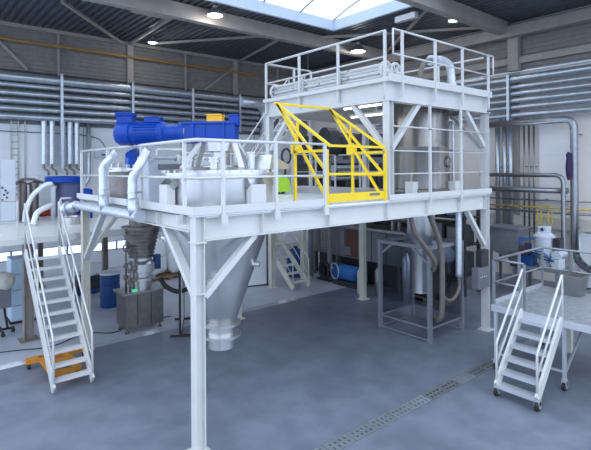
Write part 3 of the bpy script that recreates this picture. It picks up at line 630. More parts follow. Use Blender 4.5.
obj('housing', MB().span((10.6, 4.5, .5), (12.6, 6.0, 4.3), .03), charcoal, dp)
for k in range(6): obj('rib', MB().span((10.54, 4.55+.26*k, 1.0), (10.6, 4.61+.26*k, 4.2)), charcoal, dp)
for x in (10.7, 12.5):
    for y in (4.6, 5.9): obj('leg', MB().span((x-.06, y-.06, 0), (x+.06, y+.06, .5)), greym, dp)

# ================================================================ STAINLESS MILL LEFT
ml = thing('conical_mill', 'stained stainless mill with stepped cone on a steel cabinet under the platform', 'mill', (1.56, 6.0, 0))
cbm = obj('cabinet', MB().span((1.05, 5.72, .14), (2.07, 6.38, 1.0), .01), millm, ml)
obj('cabinet_top', MB().span((.98, 5.68, 1.0), (2.1, 6.42, 1.05)), dull, ml)
obj('seam', MB().span((1.36, 5.708, .18), (1.375, 5.72, .98)).span((1.72, 5.708, .18), (1.735, 5.72, .98)), charcoal, ml)
for x in (1.12, 2.0):
    for y in (5.8, 6.3): obj('foot', MB().lathe([(.06, 0), (.06, .03), (.025, .04), (.025, .14)], (x, y, 0), 12), darksteel, ml)
pr = [(.24, 1.05), (.24, 1.28), (.36, 1.30), (.36, 1.36), (.30, 1.38), (.30, 1.5), (.36, 1.52), (.36, 1.72), (.27, 1.80), (.27, 1.88)]
obj('grinding_head', MB().lathe(pr, (1.6, 6.05, 0), 28), steel, ml)
pr = []
for k in range(8):
    r = .29+.022*k; z = 1.88+.095*k; pr += [(r, z), (r+.03, z), (r+.03, z+.028), (r+.012, z+.03), (r+.02, z+.095)]
obj('feed_cone', MB().lathe(pr, (1.6, 6.05, 0), 28), darksteel, ml)
obj('inlet', MB().lathe([(.5, 2.64), (.5, 2.7), (.3, 2.72), (.3, 3.24)], (1.6, 6.05, 0), 24).bar((1.6, 5.98, 3.2), (1.6, 5.5, 3.27), .2, .1), darksteel, ml)
pm = MB()
for k, (x, y) in enumerate(((1.2, 5.8), (1.28, 5.75), (1.14, 5.92))):
    pm.tube(bend([(x, y, 1.05), (x, y, 1.5+.3*k), (x+.12, y+.06, 1.8+.3*k), (1.45, 5.9, 1.9+.25*k)], .08), .025, 8)
    for z in (1.3, 1.6): pm.box((x, y, z+.06*k), (.1, .08, .1))
pm.tube(arc((1.1, 5.75, 2.2), .09, 0, 2*math.pi, (.8, -.6, 0), (0, 0, 1), 14)[:-1], .02, 6, closed=True).bar((1.1, 5.75, 2.2), (1.45, 5.95, 2.22), .03, .03)
obj('pipework', pm, darksteel, ml)
obj('display', MB().box((1.28, 5.70, 1.10), (.14, .05, .07)), greenled, ml)
obj('blue_motor', MB().cyl((2.02, 6.0, 1.52), (2.02, 6.0, 1.9), .1, 14).bar((1.85, 6.03, 1.6), (2.0, 6.0, 1.6), .08, .08), blue2, ml)
hose('thick black hose sagging from the mill towards the front column', [(2.0, 5.72, 1.3), (2.05, 5.55, 1.12), (2.3, 5.3, .98), (2.7, 5.2, 1.1), (3.0, 5.2, 1.35), (3.2, 5.25, 1.9), (3.3, 5.4, 2.6), (3.35, 5.42, 3.24)], .06, black, rip=.03)
hose('thin white hose arching from the mill top', [(2.0, 6.1, 1.75), (2.3, 5.95, 1.9), (2.45, 5.85, 2.2), (2.4, 5.7, 2.7), (2.3, 5.5, 3.24)], .02, white, n=8, rip=0)
db = thing('blue_drum', 'blue plastic drum with a pale clamped lid beside the mill', 'drum', (1.66, 8.63, 0))
obj('body', MB().lathe([(.27, 0), (.29, .03), (.29, .36), (.275, .38), (.29, .40), (.29, .68), (.275, .70), (.29, .72), (.29, .98), (.26, 1.02)], (1.66, 8.63, 0), 28), blue2, db)
obj('lid', MB().lathe([(.28, 1.0), (.31, 1.0), (.31, 1.05), (.28, 1.07), (.27, 1.05), (.05, 1.05)], (1.66, 8.63, 0), 28), sheet, db)
pc = thing('pallet_crate', 'blue-black crate on a pallet beside the blue drum', 'crate', (1.75, 10.9, 0))
obj('pallet', MB().span((1.2, 10.5, .1), (2.4, 11.3, .14)).span((1.2, 10.5, 0), (1.35, 11.3, .1)).span((1.7, 10.5, 0), (1.85, 11.3, .1)).span((2.25, 10.5, 0), (2.4, 11.3, .1)), blue2, pc)
obj('box', MB().span((1.25, 10.55, .14), (2.35, 11.25, .55), .02), charcoal, pc)
def sack(name, label, cat, c, d, m, group=None):
    mb = MB(); g = bmesh.ops.create_icosphere(mb.b, subdivisions=3, radius=1)
    for v in g['verts']:
        n = v.co.normalized(); k = 1+.07*math.sin(5*n.x+3*n.z)+.05*math.sin(7*n.y+4*n.x)
        e = [math.copysign(abs(n[i])**.6, n[i])*d[i]/2*k for i in range(3)]; v.co = V((c[0]+e[0], c[1]+e[1], max(c[2], c[2]+d[2]/2+e[2])))
    for f in mb.b.faces: f.smooth = True
    return obj(name, mb, m, label=label, cat=cat, group=group)
sack('plastic_sack', 'crumpled white sack lying on the blue-black crate', 'sack', (1.9, 10.9, .55), (.7, .6, .42), sheet)
pl = thing('wood_pallet', 'wooden pallet carrying white wrapped bags behind the mill', 'pallet', (4.6, 11.2, 0))
for k in range(6): obj('plank', MB().span((3.75, 10.7+.2*k, .1), (5.6, 10.82+.2*k, .14)), wood, pl)
for x in (3.8, 4.6, 5.4): obj('bearer', MB().span((x, 10.7, 0), (x+.14, 11.82, .1)), wood, pl)
sack('bulk_bag', 'big white bulk bag on the wooden pallet, left one', 'bag', (4.2, 11.2, .14), (.85, .95, 1.5), sheet, 'bulk bags on the wooden pallet')
sack('bulk_bag', 'big white bulk bag on the wooden pallet, right one', 'bag', (5.1, 11.2, .14), (.85, .95, 1.35), sheet, 'bulk bags on the wooden pallet')
def screen(name, label, p, q, z0, z1, lean=0):
    p = V(p); q = V(q); d = (q-p).normalized(); n = V((-d.y, d.x, 0)); t = thing(name, label, 'screen', (p+q)/2)
    A = lambda v, z: v+V((0, 0, z))+n*lean*z
    obj('board', MB().prism([A(p, z0), A(q, z0), A(q, z1), A(p, z1)], n*.02), sheet, t)
    f = MB()
    for a, b2 in ((A(p, z0), A(q, z0)), (A(q, z0), A(q, z1)), (A(q, z1), A(p, z1)), (A(p, z1), A(p, z0))): f.bar(a+n*.01, b2+n*.01, .05, .04)
    f.bar(A(p, z0)-n*.25, A(p, z0)+n*.25, .04, .05).bar(A(q, z0)-n*.25, A(q, z0)+n*.25, .04, .05)
    obj('frame', f, black, t); return t
screen('mobile_screen', 'white screen in a black frame standing behind the front column', (2.05, 4.7, 0), (2.75, 5.9, 0), .03, 1.75)
screen('mobile_screen', 'white screen with black edge beside the cream back stairs', (5.3, 8.0, 0), (6.86, 7.55, 0), .03, 2.1)
stair('back_stairs', 'cream steel stairs under the platform near the back columns', (6.98, 6.22, 0), (0, 1, 0), (1, 0, 0), .72, 2.6, 2.45, 9, cream, z0=0, td=.22)

# ================================================================ LEFT PLATFORM EQUIPMENT
LZ = 2.66
ec = thing('electrical_cabinet', 'pale grey electrical cabinet at the left edge of the frame', 'cabinet', (-1.2, 9.7, LZ))
obj('case', MB().span((-1.9, 9.5, LZ), (-.72, 10.1, 4.5), .01), cabm, ec)
obj('door', MB().span((-1.88, 9.475, LZ+.1), (-1.12, 9.5, 4.46)).span((-1.10, 9.475, LZ+.1), (-.74, 9.5, 4.46)), cabm, ec)
bt = MB()
for x, z in ((-1.06, 3.7), (-.98, 3.62), (-1.02, 3.5), (-.93, 3.55), (-.95, 3.42), (-1.06, 3.35)): obj('button', MB().cyl((x, 9.46, z), (x, 9.475, z), .03, 8), charcoal, ec)
gc = thing('grey_cabinet', 'grey steel cabinet behind the blue vat', 'cabinet', (1, 12.4, LZ))
obj('case', MB().span((.38, 12.1, LZ), (2.0, 12.7, 4.0), .01), cabm, gc)
obj('display', MB().span((.75, 12.08, 3.72), (1.3, 12.1, 3.82)), charcoal, gc)
bp = thing('brown_column_unit', 'brown twin column unit beside the electrical cabinet', 'machine', (-.3, 10.2, LZ))
for x in (-.42, -.1): obj('column', MB().lathe([(.13, LZ), (.13, 3.75), (.16, 3.75), (.16, 3.8), (.05, 3.85)], (x, 10.2, 0), 16), darksteel, bp)
obj('header', MB().tube(smooth([(-.6, 10.2, 3.78), (-.42, 10.1, 3.92), (-.1, 10.15, 3.9), (.15, 10.2, 3.8)], 6), .04, 8).tube([(-.42, 10.2, 3.8), (-.42, 10.15, 3.95)], .03, 8).tube([(-.1, 10.2, 3.8), (-.1, 10.15, 3.95)], .03, 8), darksteel, bp)
va = thing('blue_vat', 'blue round vat with a wide flat lid on the low platform', 'vat', (.8, 10, LZ))
vx, vy = .72, 10.0
obj('body', MB().lathe([(.34, LZ), (.36, LZ+.1), (.36, 3.3), (.40, 3.5), (.40, 3.80)], (vx+.1, vy, 0), 24), violetblue, va)
obj('lid', MB().lathe([(.54, 3.80), (.56, 3.82), (.56, 3.97), (.50, 4.0), (.05, 4.01)], (vx, vy, 0), 28), blue, va)
obj('side_pot', MB().lathe([(.2, LZ), (.2, 3.55), (.12, 3.6)], (vx+.55, vy-.35, 0), 18), blue, va)
obj('outlet_pipe', MB().tube(bend([(vx-.3, vy-.2, 3.7), (vx-.42, vy-.4, 3.62), (vx-.42, vy-.4, LZ)], .08), .07, 12), cabm, va)
hose('upper white hose arching from the blue vat lid', [(.25, 9.55, 3.78), (.05, 9.5, 3.74), (-.28, 9.5, 3.45), (-.45, 9.5, 3.05), (-.50, 9.5, LZ+.02)], .07, sheet, rip=.03, group='white hoses on the low platform')
hose('lower white hose bending down beside the blue vat', [(.22, 9.25, 3.16), (.0, 8.9, 3.14), (-.35, 8.6, 3.0), (-.50, 8.4, LZ+.02)], .075, sheet, rip=.03, group='white hoses on the low platform')
rb = obj('red_base', MB().span((-.1, 11.2, LZ), (.75, 11.7, LZ+.2), .01).span((-.06, 11.16, LZ+.06), (.7, 11.2, LZ+.15)), red, label='long low red machine base behind the white hoses', cat='machine base')
obj('manhole_flange', MB().lathe([(.30, LZ), (.30, LZ+.16), (.36, LZ+.16), (.36, LZ+.22), (.25, LZ+.22), (.22, LZ+.18), (.05, LZ+.18)], (.42, 8.2, 0), 24), steel, label='round chrome manhole flange beside the duct manifold', cat='flange')
wp = thing('wrapped_stack', 'tall stack wrapped in pale blue film beside the brown column', 'wrapped stack', (-.8, 8.6, 0))
for k in range(4): obj('carton', MB().span((-1.0, 8.62, .06+.43*k), (-.42, 9.3, .06+.43*k+.42), .02), wrapm, wp)
obj('tray', MB().span((-1.03, 8.6, 0), (-.4, 9.33, .06)), black, wp)
pu = thing('castor_pump', 'pump with a round steel head on a dark castor frame at the left edge', 'pump', (-1.4, 8.0, 0))
obj('head', MB().lathe([(.1, 0), (.22, .05), (.22, .25), (.1, .32)], (-1.35, 7.85, 1.4), 20, (.4, -1, 0)), cream, pu)
obj('casing', MB().box((-1.35, 7.9, 1.0), (.42, .36, .6)), greym, pu)
obj('frame', MB().bar((-1.5, 7.9, .1), (-1.4, 7.9, .8), .05, .05).bar((-1.2, 7.9, .1), (-1.3, 7.9, .8), .05, .05).bar((-1.65, 7.9, .12), (-1.05, 7.9, .12), .05, .05).bar((-1.35, 7.6, .12), (-1.35, 8.2, .12), .05, .05), black, pu)
for x, y in ((-1.62, 7.9), (-1.08, 7.9), (-1.35, 7.62), (-1.35, 8.18)): obj('wheel', MB().cyl((x, y-.02, .05), (x, y+.02, .05), .05, 12), black, pu)
obj('floor_cable', MB().tube(smooth([(-3, 6.9, .012), (-1.4, 6.4, .012), (-.6, 6.1, .012), (.3, 6.5, .012), (.9, 6.1, .012), (1.6, 6.6, .012), (2.6, 6.4, .012)], 8), .012, 6), black, label='dark cable trailing across the pale floor bay to the mill', cat='cable')

# ================================================================ PIPES ALONG LEFT WALL
ordn = ('topmost, thickest', 'second from top', 'third from top', 'fourth from top', 'fifth from top', 'lowest')
ZP = (7.68, 7.38, 7.08, 6.79, 6.5, 6.2); RP = (.17, .09, .10, .105, .10, .11)
for k in range(6):
    x1 = 11.2 if k else 10.0
    pts = [(-6, 14.1, ZP[k]), (x1, 14.1, ZP[k])]
    mb = MB().cyl(*pts, RP[k], 14)
    for x in (-2, .9, 3.7, 6.4, 9.1): mb.lathe([(RP[k]+.012, 0), (RP[k]+.012, .05)], (x, 14.1, ZP[k]), 14, (1, 0, 0))
    obj('wall_pipe', mb, galv, label='long silver pipe on the pipe wall, %s of six' % ordn[k], cat='pipe', group='silver pipes along the pipe wall')
hb = obj('duct_bend', MB().tube(bend([(9.98, 13.95, 7.55), (11.2, 13.95, 7.55), (11.55, 13.95, 7.2), (11.55, 13.95, 5.9)], .5, 10), .27, 16, .02), foil, label='ribbed grey duct bend ending the topmost silver pipe', cat='duct')
for x, nm in ((-1.2, 'off towards the left end'), (1.65, 'above the row of short vertical pipes'), (4.48, 'behind the blue motor'), (7.33, 'behind the gearbox'), (9.94, 'next to the ribbed duct bend')):
    u2 = thing('pipe_support', 'grey upright holding the pipes, %s' % nm, 'support', (x, 14.1, 4.5), 'uprights holding the wall pipes')
    zb = 4.2 if x < 8 else 6.0
    obj('upright', MB().span((x-.05, 13.86, zb), (x+.05, 13.92, 7.95)).span((x-.05, 13.86, 7.88), (x+.05, YW-.016, 7.92)), galv, u2)
    for k in range(6): obj('bracket', MB().span((x-.03, 13.92, ZP[k]-RP[k]-.03), (x+.03, YW-.016, ZP[k]-RP[k]-.0)), galv, u2)
for k, x in enumerate((1.08, 1.37, 1.76, 2.03, 2.29)):
    p = thing('drop_pipe', ('short white insulated drop pipe with valve, %s' % ('leftmost', 'second from left', 'middle', 'second from right', 'rightmost')[k])+' of five', 'pipe', (x, 14.25, 4.2), 'insulated drop pipes on the pipe wall')
    obj('pipe', MB().cyl((x, 14.25, 4.42), (x, 14.25, 6.12), .105, 14).span((x-.03, 14.3, 4.6), (x+.03, YW-.008, 4.66)), foil, p)
    obj('valve', MB().tube(bend([(x, 14.25, 4.44), (x, 14.25, 4.25), (x+.12, 14.15, 4.15), (x+.14, 14.12, 3.95-.1*(k % 3))], .06), .04, 8).bar((x-.08, 14.2, 4.3), (x+.14, 14.1, 4.36), .03, .03), darksteel, p)
obj('drop_pipe', MB().tube(bend([(2.76, 14.3, 6.1), (2.76, 14.3, 3.8), (2.55, 14.3, 3.5)], .15), .085, 12).span((2.73, 14.3, 5.0), (2.79, YW-.008, 5.06)), galv, label='bare grey drop pipe right of the five insulated pipes', cat='pipe')
ld = thing('cable_ladder', 'grey vertical cable ladder on the white wall above the cabinet', 'cable ladder', (.12, 14.4, 3))
obj('rail', MB().span((-.02, YW-.06, 2.6), (.02, YW, 6.2)).span((.22, YW-.06, 2.6), (.26, YW, 6.2)), dull, ld)
for k in range(14): obj('rung', MB().span((.02, YW-.04, 2.75+.25*k), (.22, YW-.02, 2.78+.25*k)), dull, ld)
obj('conduit', MB().span((.45, YW-.05, 2.6), (.49, YW, 6.2)), dull, label='slim grey conduit right of the cable ladder', cat='conduit')
obj('wall_cable', MB().tube(smooth([(-5, 14.44, 5.72), (0, 14.44, 5.66), (2.9, 14.44, 5.58), (3.6, 14.44, 5.0)], 4), .015, 6).span((1, 14.43, 5.63), (1.04, YW, 5.66)), charcoal, label='thin dark cable stretched across the white wall', cat='cable')
obj('ochre_pipe', MB().cyl((-6, YW-.26, 9.1), (11.5, YW-.26, 9.06), .05, 10).span((1.62, YW-.3, 9.0), (1.68, YW-.1, 9.05)).span((7.17, YW-.3, 9.0), (7.23, YW-.1, 9.04)), amber, label='thin ochre pipe crossing the brown cladding', cat='pipe')
wbx = thing('wall_box', 'small pale switch box on the white wall left of the motor', 'switch box', (3.3, 14.4, 4.7))
obj('case', MB().span((3.05, YW-.14, 4.7), (3.75, YW, 5.1), .01), cabm, wbx)
obj('slot', MB().span((3.3, YW-.15, 4.78), (3.7, YW-.14, 4.84)), charcoal, wbx)

# ---- right wall pipes
ZQ = (7.5, 7.2, 6.95, 6.69, 6.43, 6.13); RQ = (.15, .09, .10, .10, .10, .11)
for k in range(6):
    mb = MB().cyl((14.6, -12, ZQ[k]), (14.6, 9, ZQ[k]), RQ[k], 14)
    for y in (-1.2, 1.3, 4): mb.lathe([(RQ[k]+.012, 0), (RQ[k]+.012, .05)], (14.6, y, ZQ[k]), 14, (0, 1, 0))
    obj('wall_pipe', mb, galv, label='long silver pipe on the end wall, %s of six' % ordn[k], cat='pipe', group='silver pipes along the end wall')
for y, nm in ((2.4, 'beside the upper platform'), (-3.2, 'beyond the right picture edge'), (6.5, 'behind the upper platform')):
    u2 = thing('pipe_support', 'grey upright holding the end wall pipes, %s' % nm, 'support', (14.4, y, 6), 'uprights holding the end wall pipes')
    obj('upright', MB().span((14.38, y-.05, 5.9), (14.44, y+.05, 7.75)).span((14.38, y-.05, 7.68), (XW-.008, y+.05, 7.72)), galv, u2)
    for k in range(6): obj('bracket', MB().span((14.44, y-.03, ZQ[k]-RQ[k]-.03), (XW-.008, y+.03, ZQ[k]-RQ[k])), galv, u2)
def wpipe(label, pts, r, m=galv2, clip=None, rr=.25, group=None, name='process_pipe'):
    mb = MB().tube(bend(pts, rr, 6) if len(pts) > 2 else pts, r, 12)
    for c in clip or (): mb.span((c[0], c[1]-.025, c[2]-.02), (XW-.008, c[1]+.025, c[2]+.02))
    return obj(name, mb, m, label=label, cat='pipe', group=group)
wpipe('thick silver pipe turning down the end wall beside the violet coat', bend([(14.3, 3.4, 5.82), (14.3, .06, 5.82), (14.3, .06, 3.4)], .34)+bend([(14.3, .06, 3.0), (14.3, .06, .78), (14.3, -1.8, .62)], .7), .125, clip=((14.3, .06, 5.3), (14.3, .06, 2.1), (14.3, 2.8, 5.82)), rr=.001)
wpipe('slim grey pipe bending down right of the yellow gas line', [(14.0, 3.3, 3.9), (14.0, .30, 3.9), (14.0, .30, .9), (14.0, .30, .02)], .075, clip=((14.0, .30, 2.6), (14.0, 2.8, 3.9)), rr=.3)
wpipe('grey horizontal pipe just below the slim bent pipe', [(14.2, 3.3, 3.36), (14.2, .24, 3.36)], .10, clip=((14.2, 2.6, 3.36),))
for k, (y, nm) in enumerate(((2.93, 'left one'), (2.65, 'middle one'), (2.42, 'right one'))):
    wpipe('vertical silver pipe beside the upper platform column, %s of three' % nm, [(14.62, y, 6.05), (14.62, y, 1.9)], .085, galv, ((14.65, y, 4.2),), group='vertical silver pipes on the end wall', name='riser_pipe')
for y, nm in ((1.96, 'nearest the three silver risers'), (1.78, 'middle of the thin trio'), (1.60, 'nearest the pale panel')):
    wpipe('thin dark vertical conduit on the end wall, %s' % nm, [(14.75, y, 6.0), (14.75, y, 1.3)], .035, dull, ((14.75, y, 4.2),), name='conduit')
wpipe('upper thin grey line above the yellow gas line', [(14.3, 3.3, 3.0), (14.3, -2.5, 3.0)], .03, clip=((14.3, 1.2, 3.0), (14.3, -1.5, 3.0)))
wpipe('thin yellow gas line along the end wall', [(14.3, 3.3, 2.74), (14.3, -2.5, 2.74)], .028, ochre, ((14.3, 1.2, 2.74), (14.3, -1.5, 2.74)), name='gas_line')
wpipe('lower thin grey line beneath the yellow gas line', [(14.3, 3.3, 2.58), (14.3, -2.5, 2.58)], .04, clip=((14.3, 1.2, 2.58), (14.3, -1.5, 2.58)))
for y, nm in ((1.2, 'left loop'), (.84, 'right loop')):
    hose('coiled yellow hose hanging from the gas line, %s' % nm, [(14.25, y+.05, 2.62), (14.2, y+.06, 2.35), (14.2, y-.02, 2.12), (14.2, y-.1, 2.30), (14.25, y-.06, 2.62)], .025, ochre, rip=.05, n=8, group='yellow hoses on the end wall')
ct = thing('work_coat', 'dark violet coat hanging beside the thick bent pipe', 'coat', (14.2, .2, 3.8))
obj('cloth', MB().lathe([(.04, 0), (.08, .15), (.10, .45), (.07, .75), (.09, .85), (.03, .95)], (14.1, .16, 3.74), 12), violet, ct)
obj('hook', MB().bar((14.1, .16, 4.66), (14.2, .08, 4.7), .02, .02), dull, ct)

# ================================================================ RIGHT EQUIPMENT
tp = thing('white_tarpaulin', 'large white tarpaulin hung on the end wall behind the thick bent pipe', 'tarpaulin', (14.85, -1.2, 0))
poly = [(14.80, .32, .05), (14.80, .32, 1.80)]+[(14.80, .32-.26*k, 1.88+(.10 if k % 2 else 0)+.02*math.sin(3*k)) for k in range(1, 11)]+[(14.80, -2.6, 1.85), (14.80, -2.6, .05)]
obj('sheet', MB().prism(poly, (.03, 0, 0)), sheet, tp)
obj('top_bar', MB().cyl((14.87, .4, 1.84), (14.87, -2.65, 1.84), .03, 10), charcoal, tp)
for k in range(5): obj('fold', MB().tube([(14.79, .1-.55*k, .08), (14.785, .06-.55*k, .9), (14.79, .12-.55*k, 1.78)], .035, 8), sheet, tp)
for y in (.2, -1.2, -2.4): obj('hanger', MB().span((14.87, y-.02, 1.83), (14.99, y+.02, 1.86)), charcoal, tp)
fl = thing('filling_station', 'white and pale blue filling machine below the yellow hoses', 'machine', (12.5, .4, 0))
obj('stand', MB().span((12.2, -.25, 0), (12.3, -.15, .95)).span((12.2, .9, 0), (12.3, 1.0, .95)).span((12.9, -.25, 0), (13.0, -.15, .95)).span((12.9, .9, 0), (13.0, 1.0, .95)).span((12.15, -.3, .92), (13.05, 1.05, 1.0)), alu, fl)
obj('hopper', MB().lathe([(.14, 1.0), (.18, 1.25), (.30, 1.5), (.30, 1.95), (.32, 1.95), (.32, 2.0), (.2, 2.1)], (12.5, .3, 0), 24), cabm, fl)
obj('dosing_head', MB().span((12.38, .16, 2.08), (12.72, .46, 2.3), .03), cabm, fl); obj('badge', MB().cyl((12.36, .31, 2.2), (12.38, .31, 2.2), .05, 16), charcoal, fl); obj('side_pump', MB().span((12.25, -.25, 1.0), (12.7, .0, 1.3), .03).cyl((12.3, -.12, 1.45), (12.9, -.12, 1.45), .13, 16).span((12.4, -.2, 1.28), (12.6, -.05, 1.36)), cabm, fl); obj('drive_box', MB().span((12.35, -.22, 1.6), (12.7, -.02, 1.95), .02), charcoal, fl); obj('pump_bracket', MB().span((12.45, -.16, 1.5), (12.6, -.08, 1.62)), cabm, fl)
obj('pump_block', MB().span((12.3, .6, 1.0), (12.7, 1.0, 1.35), .02).cyl((12.5, .8, 1.35), (12.5, .8, 1.7), .1, 12), blue2, fl)
obj('red_box', MB().span((12.25, .72, 1.36), (12.45, .95, 1.62)), redpanel, fl)
for k in range(3): obj('hose', MB().tube(smooth([(12.35, .75+.1*k, 1.3), (12.22, .55+.1*k, 1.42+.05*k), (12.2, .25, 1.3+.1*k), (12.25, -.1, 1.25)], 8), .022, 8), (blue2, charcoal, skyblue)[k], fl)
obj('valve_block', MB().span((12.28, .95, 1.0), (12.5, 1.04, 1.25)).cyl((12.4, 1.0, 1.25), (12.4, 1.0, 1.9), .035, 10).cyl((12.4, 1.0, 1.86), (12.4, .55, 1.86), .03, 10), skyblue, fl)
gh = thing('grey_hood', 'grey steel feed hood beside the right platform column', 'hood', (12.5, 1.5, 0))
obj('hood', MB().prism([(12.3, 1.05, 1.05), (12.3, 2.1, 1.4), (12.3, 2.1, 2.15), (12.3, 1.05, 2.15)], (.8, 0, 0)), greym, gh)
obj('lip', MB().span((12.25, 1.0, 2.12), (13.15, 2.15, 2.18)), alu, gh)
for x in (12.35, 13.0):
    for y in (1.12, 2.0): obj('leg', MB().span((x-.04, y-.04, 0), (x+.04, y+.04, 1.35)), alu, gh)
obj('chute', MB().bar((12.2, 1.15, 1.35), (11.9, .95, 1.05), .3, .16), charcoal, gh)
for x, y in ((8.3, -2.0), (7.4, -2.9), (8.3, -4.7), (6.2, -4.7)): obj('leg', MB().span((x-.07, y-.07, 0), (x+.07, y+.07, MZ-.03)), cream, mp)
bn = thing('steel_bin', 'tapered stainless bin standing on the mobile platform deck', 'bin', (8.05, -2.22, MZ))
t_ = MB(); a = [(7.85, -2.44), (8.25, -2.44), (8.25, -2.02), (7.85, -2.02)]; c = (8.05, -2.23)
for k0, z0_, k1, z1_ in ((.75, MZ, 1.0, MZ+.42), (1.0, MZ+.42, 1.12, MZ+.43), (1.12, MZ+.43, 1.12, MZ+.46)):
    lo = [t_.b.verts.new((c[0]+(x-c[0])*k0, c[1]+(y-c[1])*k0, z0_)) for x, y in a]; hi = [t_.b.verts.new((c[0]+(x-c[0])*k1, c[1]+(y-c[1])*k1, z1_)) for x, y in a]
    for i in range(4): t_.b.faces.new((lo[i], lo[(i+1) % 4], hi[(i+1) % 4], hi[i]))
    if k0 == .75: t_.b.faces.new(lo)
obj('body', t_, dull, bn)
obj('contents', MB().span((7.90, -2.40, MZ+.32), (8.20, -2.06, MZ+.34)), charcoal, bn)

# ---- dark machinery under the platform
ex = thing('process_line', 'long dark grey machine with panel doors under the platform', 'machine', (9.8, 5.6, 0))
obj('body', MB().span((9.4, 3.4, .9), (10.3, 8.2, 2.0), .02), greym, ex)
obj('plinth', MB().span((9.85, 3.6, 0), (9.95, 8.0, .9)), charcoal, ex)
obj('top_tray', MB().span((9.3, 3.3, 2.0), (10.4, 8.3, 2.08)), dull, ex)
for k in range(7): obj('door', MB().span((9.37, 3.5+.66*k, .95), (9.4, 4.1+.66*k, 1.95)), (greym, greym, greym, redpanel, greym, dull, greym)[k], ex)
for y in (3.7, 5.2, 6.6, 7.9):
    for x in (9.5, 10.2): obj('leg', MB().span((x-.05, y-.05, 0), (x+.05, y+.05, .9)), greym, ex)
dots = MB()
for k in range(7): dots.span((9.355, 7.15, 1.05+.12*k), (9.37, 7.2, 1.1+.12*k)); dots.span((9.355, 6.85, 1.05+.12*k), (9.37, 6.9, 1.1+.12*k))
obj('indicator_strip', dots, white, ex)
for y in (5.8, 4.2): obj('access_cover', MB().span((9.35, y, 1.0), (9.37, y+.32, 1.3)), greym, ex)
obj('overhead_pipe', MB().cyl((9.6, 3.2, 2.5), (9.6, 8.2, 2.5), .14, 14).cyl((9.95, 3.2, 2.75), (9.95, 8.2, 2.75), .1, 14).span((9.55, 4.0, 2.05), (9.65, 4.08, 2.5)).span((9.55, 7.0, 2.05), (9.65, 7.08, 2.5)).span((9.9, 4.0, 2.05), (10.0, 4.08, 2.75)).span((9.9, 7.0, 2.05), (10.0, 7.08, 2.75)), dull, ex)
bmo = thing('vacuum_pump', 'bright blue vacuum pump with a white hose loop under the dark machine', 'pump', (9.0, 5.5, 0))
obj('motor', MB().lathe([(.2, 0), (.27, .05), (.27, .8), (.2, .86)], (9.0, 5.1, .45), 20, (0, 1, 0)), skyblue, bmo)
obj('base', MB().span((8.8, 5.0, 0), (9.2, 6.2, .18)), charcoal, bmo)
obj('head', MB().span((8.8, 5.9, .18), (9.2, 6.25, .7), .03), blue2, bmo)
obj('hose_loop', MB().tube(arc((8.74, 6.0, .5), .28, 0, 2*math.pi, (.3, 1, 0), (0, 0, 1), 20)[:-1], .015, 6, closed=True).tube([(8.80, 6.15, .55), (8.76, 6.20, .62)], .02, 6), white, bmo)
cw = obj('hose_reel', MB().tube([p for p in arc((8.95, 6.75, .38), .3, 0, 2*math.pi, (.2, 1, 0), (0, 0, 1), 24)][:-1], .08, 8, closed=True).span((8.85, 6.4, 0), (9.05, 7.1, .06)).span((8.9, 6.7, .04), (9.0, 6.8, .6)), black, label='black coiled hose reel left of the blue vacuum pump', cat='hose reel')
bc = thing('blue_canister', 'dark blue canister standing beside the cream back column', 'canister', (8.6, 7.9, 0))
obj('body', MB().lathe([(.3, 0), (.33, .05), (.33, .9), (.2, 1.05), (.12, 1.08)], (8.55, 8.0, 0), 20), blue2, bc)
obj('cap', MB().cyl((8.55, 8.0, 1.08), (8.55, 8.0, 1.16), .1, 12), charcoal, bc)
for k, (x, y, h, nm, m) in enumerate(((8.55, 4.55, .85, 'nearest the cream column', cream), (8.75, 3.95, .95, 'seen through the enclosure', dull), (8.95, 3.0, 1.5, 'tallest, behind the enclosure', galv))):
    c_ = thing('gas_cylinder', 'upright cylinder by the dark machine, %s' % nm, 'cylinder', (x, y, 0), 'upright cylinders by the dark machine')
    obj('body', MB().lathe([(.12, 0), (.14, .03), (.14, h*.85), (.08, h*.95), (.04, h)], (x, y, 0), 18), m, c_); obj('valve', MB().cyl((x, y, h), (x, y, h+.1), .03, 8).bar((x-.06, y, h+.07), (x+.06, y, h+.07), .02, .02), charcoal, c_)
pl2 = thing('low_pallet', 'brown wooden pallet on the floor behind the enclosure', 'pallet', (9.9, 2.6, 0))
for k in range(6): obj('plank', MB().span((9.2+.22*k, 1.9, .1), (9.34+.22*k, 3.1, .13)), wood, pl2)
for y in (1.95, 2.5, 3.0): obj('bearer', MB().span((9.2, y-.05, 0), (10.45, y+.05, .1)), wood, pl2)
mm = thing('compact_mixer', 'pale grey covered mixer housing on the pallet behind the enclosure', 'mixer', (9.8, 2.5, .13))
obj('housing', MB().span((9.3, 2.0, .13), (10.3, 3.0, 1.2), .04), charcoal, mm)
obj('hood', MB().lathe([(.1, 0), (.42, .03), (.42, .9), (.1, .93)], (9.35, 2.5, 1.45), 20, (1, 0, 0)), cabm, mm)
rk = thing('machine_rack', 'tall dark machine rack behind the enclosure and column', 'rack', (11, 2.2, 0))
for x, y in ((10.8, 2.1), (10.8, 4.2), (11.7, 2.1), (11.7, 4.2)): obj('upright', MB().span((x-.05, y-.05, 0), (x+.05, y+.05, 3.2)), charcoal, rk)
for z in (.6, 1.6, 2.5, 3.15): obj('shelf', MB().span((10.75, 2.05, z), (11.75, 4.25, z+.05)), charcoal, rk)
